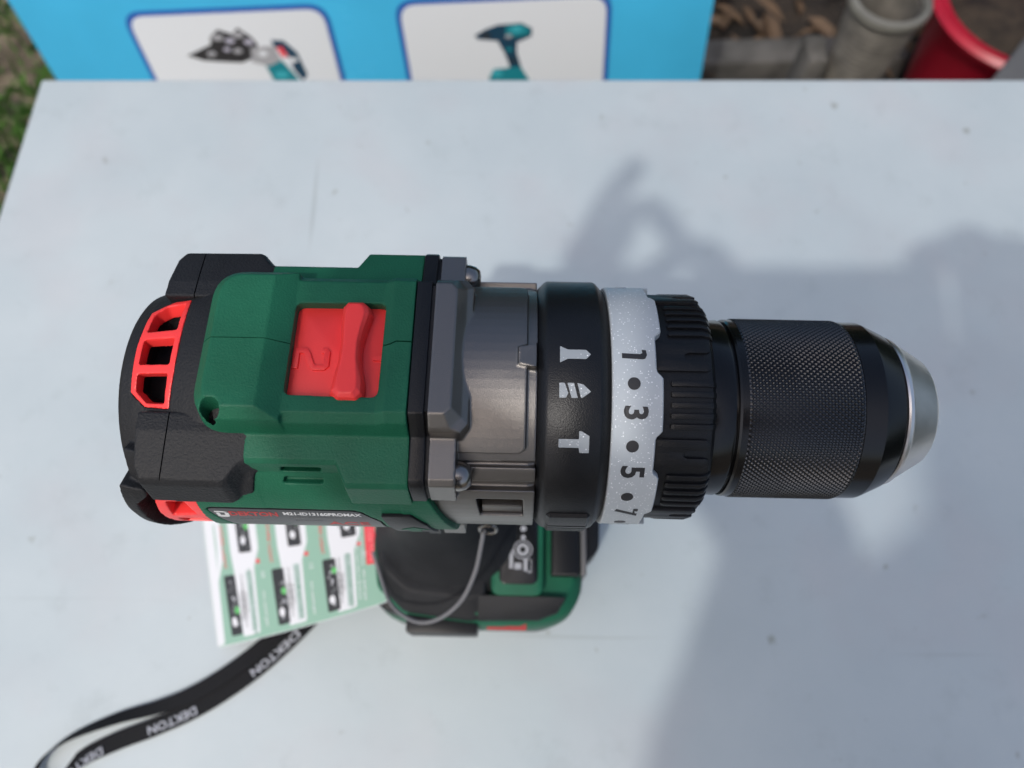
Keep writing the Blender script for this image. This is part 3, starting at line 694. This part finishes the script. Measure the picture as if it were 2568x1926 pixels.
for k in range(3):
    a = 2 * pi * k / 3 + .5
    dp('jaw', loft([[(x, sin(a) * 3.2 + (sx * cos(a) + sy * sin(a)) , cos(a) * 3.2 + (-sx * sin(a) + sy * cos(a))) for sx, sy in ((-1.6, -2.2), (1.6, -2.2), (2.2, 2.6), (-2.2, 2.6))] for x in (97, 101.0)]), STEEL, CH)
def nose_text(s, phi, size):
    t = text_flat(s, size, .08, .03)
    def fm(a, b, z):
        x = 86.6 + b; R = interp(x, [84.2, 88.9], [21.2, 19.2]) - .02 + z; q = radians(phi) + a / 20.2
        return (x, -R * sin(q), R * cos(q) + AXH)
    return map_mesh(t, fm)
dp('marking', nose_text('1.5-13mm', 75, 2.6), LABEL, CH, None)

# --- near side label
LB_ = dp('rating_label', wrap(round_poly([(-68.8, 75.4), (-34.2, 75.8), (-30.0, 86.2), (-28.6, 117.5), (-64.2, 117.5), (-66.1, 92)], [2, 2, 1, 1, 1, 3], 4), 29.5, 31.25), LABEL)
LB_['label'] = 'dark rating label with red and white lettering'
def lab_text(s, x, phi, size, m, bold=.0, sx=1.0, name='lettering'):
    t = text_flat(s, size, .05, bold, sx)
    dp(name, map_mesh(t, lambda a, b, z: (x + a, -(31.24 + z) * sin(radians(phi) - b / 31.2), (31.24 + z) * cos(radians(phi) - b / 31.2) + AXH)), m, LB_, None)
lab_text('DEKTON', -58.6, 80.3, 3.0, REDPR, .10, .92)
lab_text('M21-ID13160PROMAX', -42.8, 79.2, 2.0, WHITEP, .06, .92)
lab_text('Brushless Cordless Impact Drill', -44.5, 83.2, .95, GREYP)
lab_text('Voltage: 21V', -60.5, 86.2, 1.1, GREYP)
lab_text('No-load speed', -46.5, 87.0, 1.1, GREYP)
lab_text('ACE', -37.6, 91.0, 4.2, REDPR, .05, 1.25)
def lab_poly_(p, m, name='logo'): dp(name, wrap(p, 31.2, 31.29, 1), m, LB_, None)
lab_poly_([(-68.0 + .6, 78.0), (-65.4, 78.0), (-64.5, 78.9), (-64.9, 79.2), (-66.2, 78.9), (-67.4, 78.9)], WHITEP)
lab_poly_([(-67.2, 79.6), (-66.4, 79.6), (-66.3, 82.0), (-65.3, 82.0), (-65.2, 79.6), (-64.3, 79.6), (-64.5, 83.2), (-65, 84.0), (-66.6, 84.0), (-67.1, 83.2)], WHITEP)

# --- direction button
BT = dp('direction_button', bevel(wrap(round_poly([(-29.0, 76.6), (-22.2, 76.2), (-19.0, 86), (-17.2, 104), (-20, 118), (-24.5, 118), (-26.6, 100)], .6, 3), 28, 32.1), .5, 2), BLACKP)
dp('arrow_mark', wrap([(-25.4, 92.5), (-22.2, 88.5), (-18.6, 92.0), (-20.8, 92.5), (-20.8, 99), (-23.6, 99), (-23.6, 93)], 31.9, 32.2, 2), GREEN, BT, None)

# --- handle, trigger, foot, battery
def oval(cx, rx, ry, z, n=40, p=2.6):
    return [(cx + rx * math.copysign(abs(cos(2 * pi * j / n)) ** (2 / p), cos(2 * pi * j / n)), ry * math.copysign(abs(sin(2 * pi * j / n)) ** (2 / p), sin(2 * pi * j / n)), z) for j in range(n)]
HD = dp('handle', loft([oval(-30, 19, 15, -20), oval(-30, 18, 16.5, -38), oval(-29.5, 16.5, 16.5, -60), oval(-29, 16.5, 17, -85), oval(-28, 18, 18, -104), oval(-26, 23, 22, -116), oval(-24, 29, 29, -124), oval(-23, 32, 33, -128)]), RUBBER)
dp('grip_inlay', loft([oval(-29.5, 12, 17.4, -40), oval(-29, 11, 17.4, -56), oval(-29, 9, 17.2, -70)]), GREEN, HD)
dp('trigger', mould(loft([oval(-11.5, 6, 6.5, -36), oval(-9.5, 6.5, 7, -45), oval(-11.5, 5.5, 7, -56), oval(-14, 5, 6.5, -66)]), .5, 2), BLACKP)
dp('lamp_housing', bevel(box(-22, -5.6, -9.5, 9.5, -38, -27), 1, 2), BLACKP)
foot_out = round_poly([(28.5, -20), (28.3, -27), (24.2, -35.5), (17.2, -39.4), (8, -41), (-16, -41), (-42, -38), (-53, -28), (-56, -10), (-56, 10), (-53, 28), (-42, 38), (-16, 41), (8, 41), (17.2, 39.4), (24.2, 35.5), (28.3, 27), (28.5, 20)], 4, 3)
FT = dp('foot', bevel(loft([[(x, y, -150) for x, y in foot_out], [(x, y, -134) for x, y in foot_out], [(x * .985 - .2, y * .97, -130.5) for x, y in foot_out], [(x * .90 - 1, y * .90, -126.5) for x, y in foot_out]]), .8, 2), GREEN)
blk = round_poly([(-7.6, -37.5), (-14, -39.8), (-41, -36.8), (-51.5, -27), (-54, -9), (-54, 9), (-51.5, 27), (-41, 36.8), (-14, 39.8), (-7.6, 37.5)], 3, 3)
dp('foot_cover', mould(loft([[(x, y, -134) for x, y in blk], [(x, y, -128.6) for x, y in blk], [(-28 + (x + 28) * .90, y * .80, -122.5) for x, y in blk]]), .6, 4), RUBBER, FT)
FR = dp('panel_frame', bevel(prism(round_poly([(-7.4, -30.6), (12.6, -30.6), (12.6, 30.6), (-7.4, 30.6)], 4, 5), -130, -121.8), .8, 2), GREEN, FT)
dp('display_panel', bevel(prism(round_poly([(-4.4, -26.4), (10.4, -26.4), (10.4, 26.4), (-4.4, 26.4)], 3, 5), -123, -121.3), .2, 2), mat('display_film', (.008, .009, .011), .22), FT)
LEDM = mat('grey_symbol_print', (.45, .46, .48), .4); LEDB = mat('blue_grey_bar_print', (.06, .075, .10), .4)
def disc(x, y, r, m, z=-121.28, name='panel_symbol', r2=0):
    n = 24; o = [(x + r * cos(2 * pi * k / n), y + r * sin(2 * pi * k / n), z) for k in range(n)]
    if r2:
        i = [(x + r2 * cos(2 * pi * k / n), y + r2 * sin(2 * pi * k / n), z) for k in range(n)]
        me = mesh_mm(o + i, [(k, (k + 1) % n, n + (k + 1) % n, n + k) for k in range(n)])
    else: me = mesh_mm(o, [tuple(range(n))])
    dp(name, me, m, FT, None)
for y, r in ((-1.4, 1.2), (-5.0, 1.15), (-8.4, .9), (2.4, 1.2), (6, 1.2)): disc(4.6, y, r, LEDM)
disc(4.5, -13.2, 3.7, LEDM, r2=3.3); disc(4.5, -13.2, 2.4, LEDM, r2=1.2)
for y0, y1 in ((-.2, -3.4), (-4.2, -6.2), (-6.8, -9.2), (3.4, .6), (8, 4.4)): dp('panel_symbol', mesh_mm([(-2.6, y0, -121.27), (1.6, y0, -121.27), (1.6, y1, -121.27), (-2.6, y1, -121.27)], [(0, 1, 2, 3)]), LEDB, FT, None)
for x0, x1, y0, y1 in ((-2.4, .2, -10, -12.8), (-.6, .8, -13.4, -20.5), (1.4, 4, -18.4, -20.8), (5.0, 7.6, -16.8, -21.4), (6.4, 7.9, -17, -22)):
    dp('panel_symbol', mesh_mm([(x0, y0, -121.26), (x1, y0, -121.26), (x1, y1, -121.26), (x0, y1, -121.26)], [(0, 1, 2, 3)]), LEDM, FT, None)
dp('battery_latch', bevel(prism(round_poly([(15.6, -22.6), (26.6, -22.6), (26.6, 22.6), (15.6, 22.6)], 1.2, 3), -132, -122.5), .8, 2), BLACKP, FT)
dp('latch_spring', bevel(prism(round_poly([(27.3, -21.8), (29.6, -21.8), (29.6, 21.8), (27.3, 21.8)], .6, 2), -140, -125.5), .3, 2), mat('grey_plastic', (.12, .12, .125), .4), FT)
dp('front_bumper', bevel(prism(round_poly([(29, -17), (35, -11), (35.5, 0), (35, 11), (29, 17)], 2, 3), -150, -130), .8, 2), BLACKP, FT)
for s in (-1, 1):
    tz = [(-12.4, 31.4), (14.5, 31.4), (21.4, 31.6), (18.4, 36.6), (11, 39.6), (-12.4, 40.2)]
    dp('side_inlay', bevel(loft([[(x, s * y, -136) for x, y in tz], [(x, s * (y * .97 + .2), -121.2 - .62 * (y - 30)) for x, y in tz]]), .5, 2), RUBBER, FT)
    dp('side_lamp', bevel(loft([[(x, s * y, z) for x, y, z in ((-9.0, 39.4, -130.8), (6.6, 39.8, -130.8), (6.6, 42.0, -136.5), (-9.0, 42.0, -136.5))], [(x, s * y, z) for x, y, z in ((-9.0, 38.6, -130.4), (6.6, 39.0, -130.4), (6.6, 39.4, -137), (-9.0, 39.4, -137))]]), .2, 1), DULLRED, FT)
CLIP = dp('belt_clip', bevel(loft([[(x, y, z) for x, z in ((-40.2, -131), (-12.4, -131), (-12.6, -146), (-40, -146))] for y in (-44.2, -36.5)]), 1.0, 2), BLACKP)
bat = round_poly([(26, -26), (22, -33), (14, -36.5), (-40, -36.5), (-55, -33), (-58, -20), (-58, 20), (-55, 33), (-40, 36.5), (14, 36.5), (22, 33), (26, 26)], 4, 3)
BAT = dp('battery_pack', bevel(loft([[(x * .97, y * .96, -204.6) for x, y in bat], [(x, y, -201) for x, y in bat], [(x, y, -152) for x, y in bat], [(x * .98, y * .98, -150) for x, y in bat]]), .8, 2), BLACKP)
dp('battery_band', loft([[(x * 1.006, y * 1.008, -186) for x, y in bat], [(x * 1.006, y * 1.008, -166) for x, y in bat]]), GREEN, BAT)

# --- small metal eye under the gearbox (holds the tag cord)
dp('tag_eye', tube([(-7.0 + 2.6 * cos(a), -19.4 + .7 * sin(a), -58 + 2.6 * sin(a)) for a in [2 * pi * k / 24 for k in range(24)]], .55, 8, True), SCREWM)

# ------------------------------------------------------------------ hang tag leaflet on its cord
leaf = empty('hang_tag', (-.10, -.03, 0), 0)
tag(leaf, 'pale green and white printed leaflet hanging on a grey cord beside the drill foot', 'leaflet')
RZD = radians(-1.3)
def D2W(p):
    x, y, z = p; return Vector(((cos(RZD) * x - sin(RZD) * y) / 1000, (sin(RZD) * x + cos(RZD) * y) / 1000, (z + AXH) / 1000))
LBL, LBR, LTR, LTL = Vector((-137.8, -47.0, -203.6)), Vector((-47.5, -33.0, -130)), Vector((-54, 20, -122)), Vector((-163, 36, -203.6))
def leafpt(u, v, o=0):
    p = (LBL * (1 - u) + LBR * u) * (1 - v) + (LTL * (1 - u) + LTR * u) * v
    p = p + Vector((0, 0, 1)) * (-5.0 * sin(pi * u))
    n = (LBR - LBL).cross(LTL - LBL).normalized()
    return D2W(p + n * o) - Vector((-.10, -.03, 0))
def leaf_poly(pu, o0, o1, name, m, par=None):
    """polygon in (u, v) of the sheet, cut into strips along u so that it follows the bend"""
    bm = solid_bm(pu)
    for k in range(1, 24): bmesh.ops.bisect_plane(bm, geom=bm.verts[:] + bm.edges[:] + bm.faces[:], plane_co=(k / 24, 0, 0), plane_no=(1, 0, 0))
    for v in bm.verts: v.co = leafpt(v.co.x, v.co.y, o0 + (o1 - o0) * v.co.z)
    orient(bm)
    me = bpy.data.meshes.new('m'); bm.to_mesh(me); bm.free()
    return part(name, me, m, par or leaf, 30)
SHEET = leaf_poly(round_poly([(0, 0), (1, 0), (1, 1), (0, 1)], .03, 3), -.25, 0, 'sheet', PAPER)
leaf_poly(round_poly([(.004, .004), (.996, .004), (.996, .996), (.004, .996)], .028, 3), 0, .04, 'printed_ground', PGREEN, SHEET)
rl = random.Random(12)
def leaf_text(s, u, v, size, m, o=.14, up=True):
    t = text_flat(s, size, 0, .02)
    W = 118.0; H = 76.0
    for q in t.vertices:
        a, b, _ = q.co; q.co = leafpt(u + b / W, v - a / H, o)      # lines run towards the lower edge of the sheet
    part('printed_text', t, m, SHEET, None)
leaf_poly(round_poly([(.006, .01), (.05, .012), (.058, .36), (.10, .48), (.11, .99), (.008, .99)], .012, 2), .04, .06, 'printed_box', PAPER, SHEET)
for k in range(4):
    u0 = .172 + .282 * k
    if k < 3:
        leaf_poly(round_poly([(u0, .028), (u0 + .105, .030), (u0 + .112, .42), (u0 + .15, .53), (u0 + .15, .98), (u0 - .02, .98), (u0 - .02, .52), (u0 - .012, .42)], .014, 2), .04, .06, 'printed_box', PAPER, SHEET)
        leaf_poly([(u0 + .058, .05), (u0 + .092, .05), (u0 + .094, .40), (u0 + .058, .40)], .06, .08, 'printed_box', mat('print_grey_green', (.42, .52, .49), .4), SHEET)
        leaf_text(('GLITTERING TORQUE', 'LITHIUM BATTERY', 'ALL AROUND LIGHT')[k], u0 + .078, .22, 3.0, PGREEN2)
        leaf_text('brushless motor 13 mm', u0 + .030, .23, 2.4, GREYP)
        leaf_text('two speed gear', u0 + .155, .16, 2.6, PAPER)
        leaf_text(('10', '13', '21')[k], u0 + .160, .37, 3.4, PAPER)
        leaf_poly([(u0 + .128, .44), (u0 + .15, .44), (u0 + .15, .465), (u0 + .128, .465)], .06, .09, 'printed_mark', PRED, SHEET)
    if k < 3:
        for j in range(4): leaf_text(('variable speed trigger', '30 torque settings', '13 mm metal chuck', 'soft grip handle')[j], u0 + .012 + .011 * j, .20 + .02 * (j % 2), 1.5, PDARK)
        leaf_text('MAX 160 Nm', u0 + .05, .72, 3.6, PDARK); leaf_text('hammer drill screw', u0 + .08, .72, 2.2, PDARK)
    ub = .072 + .292 * k
    if k < 3:
        for (a, b, c, d, t) in ((ub + .028, ub + .098, .045, .39, 0), (ub + .132, ub + .208, .515, .98, 1)):
            leaf_poly(round_poly([(a, c), (b, c), (b - .008, d), (a - .008, d)], .01, 2), .06, .085, 'printed_picture', PDARK, SHEET)
            for i in range(16):
                uu = rl.uniform(a + .012, b - .02); vv = rl.uniform(c + .02, d - .05); r = rl.uniform(.006, .013)
                leaf_poly([(uu, vv), (uu + r, vv + .004), (uu + r * .8, vv + r * 2), (uu - .003, vv + r * 1.6)], .085, .10, 'printed_speck', rl.choice((GREYP, LEDM, GREYP, PGREY)), SHEET)
            uu = (a + b) / 2 - .006; vv = c + .075
            leaf_poly([(uu + .016 * cos(q), vv + .028 * sin(q)) for q in [2 * pi * i / 12 for i in range(12)]], .085, .11, 'printed_speck', PAPER, SHEET)
            uu = b - .018; vv = c + (d - c) * (.40 + .18 * k) if t == 0 else c + .16
            leaf_poly([(uu + .014 * cos(q), vv + .022 * sin(q)) for q in [2 * pi * i / 12 for i in range(12)]], .085, .12, 'printed_speck', PLIME, SHEET)
    leaf_text('WORK LIGHT', .098 + .292 * k + (.012 if k == 0 else 0), .56, 3.2, PRED)
leaf_poly(round_poly([(.905, .295), (.956, .290), (.954, .98), (.905, .98)], .006, 2), .06, .085, 'printed_box', PRED, SHEET)
leaf_text('DEKTON', .930, .43, 4.4, mat('print_pink', (.9, .25, .26), .4))
leaf_text('impact drill series', .888, .40, 2.2, PAPER)
leaf_text('PRO TOOL LINE 21V BRUSHLESS', .862, .26, 2.0, PAPER)
# cord of the tag
cpts = spline([(-8.5, -19.6, -59.5), (-9.2, -22, -66), (-11.6, -29, -80), (-16.5, -36.4, -93), (-24, -41.2, -103), (-32, -42.4, -110), (-40, -39.0, -117), (-46, -33.5, -122), (-50, -25, -123.5), (-54, -15, -123)], 8)
cm = tube([D2W(p) * 1000 for p in cpts], .75, 10, axis=False)
co = part('cord', cm, WIRE, None); co.data.transform(Matrix.Translation((.10, .03, 0))); co.parent = leaf

# ------------------------------------------------------------------ wrist strap lying on the table
strap = empty('wrist_strap', (-.16, -.07, 0)); tag(strap, 'black woven wrist strap loop with white lettering lying on the table', 'wrist strap')
def ribbon(path, wd, th=.0007):
    """path: (x, y, zlow, lean deg, width scale); band of width wd standing at lean degrees from flat"""
    P = spline([Vector((p[0], p[1], p[2])) for p in path], 10); L = [Vector((p[3], p[4], 0)) for p in path]; Ls = spline(L, 10); v = []; n = len(P)
    F = []
    for i in range(n):
        a = P[max(i - 1, 0)]; b = P[min(i + 1, n - 1)]; t = (b - a).normalized(); s = Vector((-t.y, t.x, 0)).normalized()
        le = radians(Ls[i].x); d = s * cos(le) + Vector((0, 0, 1)) * sin(le); nn = t.cross(d)
        wv = wd * Ls[i].y; F.append((P[i], d, nn, t))
        for q, o in ((-.5, 0), (.5, 0), (.5, th), (-.5, th)): v.append(tuple(P[i] + d * (wv * (q + .5 * min(1, abs(sin(le)) * 1.3))) + nn * (o if nn.z >= 0 else -o)))
    f = [(0, 1, 2, 3), tuple(range(4 * n - 4, 4 * n))]
    for i in range(n - 1):
        for j in range(4): f.append((4 * i + j, 4 * i + (j + 1) % 4, 4 * i + 4 + (j + 1) % 4, 4 * i + 4 + j))
    return world_mesh(v, f), F
up_path = [(-.060, .0120, .0018, 2, 1), (-.0885, -.0125, .0018, 2, 1), (-.109, -.0345, .0018, 2, 1), (-.1230, -.0475, .0018, 2, 1), (-.137, -.0578, .0018, 2, 1), (-.150, -.0648, .0018, 4, .95), (-.163, -.0690, .0016, 10, .85), (-.180, -.0728, .0013, 28, .78), (-.196, -.0790, .001, 52, .74), (-.2065, -.0868, .001, 70, .72), (-.2110, -.0945, .001, 78, .72), (-.2095, -.1010, .001, 74, .75), (-.203, -.1030, .001, 50, .8)]
lo_path = [(-.203, -.1030, .001, -40, .8), (-.192, -.0915, .0008, -15, .95), (-.178, -.0838, .0008, -4, 1), (-.1624, -.0777, .0008, 0, 1), (-.1473, -.0712, .0008, 0, 1), (-.1336, -.0632, .0008, 0, 1), (-.119, -.0525, .0008, 0, 1), (-.105, -.0395, .0008, 0, 1), (-.085, -.018, .0008, 0, 1), (-.060, .006, .0008, 0, 1)]
m1, F1 = ribbon(up_path, .0072); m2, F2 = ribbon(lo_path, .0080)
for m_ in (m1, m2):
    m_.transform(Matrix.Translation((.16, .07, 0)))
    part('webbing', m_, STRAP, strap, 30)
def strap_text(F, i0, s, size, rev=1):
    t = text_flat(s, size, 0, .10, 1.12)
    for q in t.vertices:
        a, b, _ = q.co; k = i0 + rev * a / 1.65; k0 = int(max(0, min(len(F) - 2, math.floor(k)))); fr = k - k0
        P = F[k0][0].lerp(F[k0 + 1][0], fr); d = F[k0][1]
        q.co = P + d * (rev * (b + .6) / 1000) + Vector((0, 0, .0014)) - Vector((-.16, -.07, 0))
    part('lettering', t, mat('strap_white_print', (.42, .44, .48), .6), strap, None)
strap_text(F2, 35, 'DEKTON', 5.0, -1)
strap_text(F2, 65, 'DEKTON', 5.0, -1)
strap_text(F2, 9, 'DEKTON', 5.0, -1)

# ------------------------------------------------------------------ the photographer behind the camera, whose shadow falls across the table
KX, KY = SUN.x / SUN.z, SUN.y / SUN.z
def lift(x, y, z): return (x + KX * z, y + KY * z, z)
PZ = .50
SKIN = mat('skin', (.45, .27, .19), .5); SHIRT = mat('dark_shirt', (.05, .055, .07), .85); TROUS = mat('dark_trousers', (.03, .035, .05), .85)
chains = {  # (x, y, z, radius)
 'spine': [(.06, -.80, .32, .145), (.06, -.72, .52, .140), (.055, -.60, .72, .140), (*lift(.245, -.040, .80), .115), (.02, -.545, .87, .060), (*lift(.285, .045, .90), .072), (*lift(.285, .050, .97), .085), (*lift(.283, .045, 1.04), .060)],
 'armL': [('spine', 2), (-.125, -.585, .745, .075), (*lift(.120, -.075, .60), .050), (*lift(.142, .012, .545), .036), (*lift(.092, .080, .52), .027), (*lift(.046, .112, .508), .023), (*lift(.032, .145, .505), .020)],
 'armR': [('spine', 2), (.19, -.575, .745, .085), (*lift(.345, -.010, .60), .065), (*lift(.322, .070, .53), .048), (*lift(.288, .115, .515), .038), (*lift(.268, .148, .505), .027)],
 'f1': [('armL', 6), (*lift(.046, .182, PZ + .005), .0100), (*lift(.054, .205, PZ + .01), .0095), (*lift(.068, .226, PZ + .01), .0090), (*lift(.0800, .243, PZ + .008), .0070)],
 'f2': [('armL', 6), (*lift(.060, .178, PZ), .0095), (*lift(.069, .203, PZ + .012), .0100), (*lift(.083, .209, PZ + .016), .0100), (*lift(.096, .190, PZ + .012), .0085), (*lift(.102, .168, PZ + .012), .007)],
 'f3': [('armL', 6), (*lift(.080, .158, PZ - .002), .0090), (*lift(.100, .176, PZ + .012), .0090), (*lift(.115, .178, PZ + .016), .0092), (*lift(.126, .160, PZ + .012), .0080), (*lift(.132, .140, PZ + .012), .007)],
 'f4': [('armL', 5), (*lift(.090, .098, PZ + .002), .009), (*lift(.112, .112, PZ + .014), .008), (*lift(.132, .120, PZ + .016), .0065)],
 'tL': [('armL', 4), (*lift(.118, .100, PZ - .02), .012), (*lift(.138, .105, PZ - .03), .010), (*lift(.152, .110, PZ - .034), .008)],
 'r1': [('armR', 5), (*lift(.262, .170, PZ), .0105), (*lift(.250, .180, PZ + .012), .0105), (*lift(.238, .172, PZ + .016), .0095), (*lift(.228, .158, PZ + .012), .008)],
 'r2': [('armR', 5), (*lift(.283, .174, PZ), .0105), (*lift(.272, .186, PZ + .014), .0105), (*lift(.256, .181, PZ + .018), .0095), (*lift(.246, .164, PZ + .014), .008)],
 'r3': [('armR', 5), (*lift(.305, .168, PZ + .004), .0105), (*lift(.298, .181, PZ + .016), .0105), (*lift(.284, .178, PZ + .020), .009), (*lift(.272, .164, PZ + .014), .0075)],
 'tR': [('armR', 4), (*lift(.270, .105, PZ - .02), .012), (*lift(.250, .108, PZ - .03), .010), (*lift(.236, .112, PZ - .034), .008)],
 'legL': [('spine', 0), (-.035, -.82, .25, .092), (-.060, -.74, -.06, .062), (-.065, -.80, -.375, .042), (-.07, -.70, -.415, .034), (-.075, -.63, -.420, .028)],
 'legR': [('spine', 0), (.155, -.82, .25, .092), (.190, -.74, -.06, .062), (.195, -.80, -.375, .042), (.20, -.70, -.415, .034), (.205, -.63, -.420, .028)],
}
pv, pe, pr_, ids = [], [], [], {}
for nme, ch in chains.items():
    prev = None; ids[nme] = []
    for q in ch:
        if isinstance(q[0], str): prev = ids[q[0]][q[1]]; ids[nme].append(prev); continue
        pv.append(q[:3]); pr_.append(q[3]); i = len(pv) - 1; ids[nme].append(i)
        if prev is not None: pe.append((prev, i))
        prev = i
pm = bpy.data.meshes.new('person'); pm.from_pydata(pv, pe, [])
pbase = Vector((.06, -.78, GZ))
for v in pm.vertices: v.co -= pbase
def pf(o):
    m_ = o.modifiers.new('skin', 'SKIN'); o.data.skin_vertices or None
    for i, r in enumerate(pr_): o.data.skin_vertices[0].data[i].radius = (r, r)
    o.data.skin_vertices[0].data[0].use_root = True
    m_.use_smooth_shade = True; sb = o.modifiers.new('sub', 'SUBSURF'); sb.levels = 2; sb.render_levels = 2
def skin_mesh():
    o = bpy.data.objects.new('tmp', pm); COL.objects.link(o)
    bm = bmesh.new(); bm.from_mesh(pm); bm.verts.layers.skin.verify(); bm.to_mesh(pm); bm.free()
    pf(o); dg = bpy.context.evaluated_depsgraph_get(); dg.update()
    r = bpy.data.meshes.new_from_object(o.evaluated_get(dg)); bpy.data.objects.remove(o); return r
bodym = skin_mesh()
person = part('person', bodym, [SHIRT, SKIN, TROUS], None, None); person.location = pbase
for p in bodym.polygons:
    c = p.center + pbase; p.use_smooth = True
    p.material_index = 1 if (c.z > .86 or (c.y > -.33 and c.z > .4)) else (2 if c.z < .36 else 0)
tag(person, 'photographer in dark shirt leaning over the table with a phone in both hands', 'person')
PHM = mat('phone_black', (.02, .02, .022), .25)
fx, fy, fz = lift(.176, .166, PZ)
phn = part('phone', bevel(world_mesh([(x, y, z) for z in (-.004, .004) for x, y in ((-.074, -.072), (.074, -.072), (.074, 0), (-.074, 0))],
      [(0, 1, 2, 3), (4, 5, 6, 7), (0, 1, 5, 4), (1, 2, 6, 5), (2, 3, 7, 6), (3, 0, 4, 7)]), 3, 3), PHM, None)
phn.location = (fx, fy, fz); phn.rotation_euler = (TILT, 0, 0)
tag(phn, 'slim black phone held in both hands above the drill', 'phone')
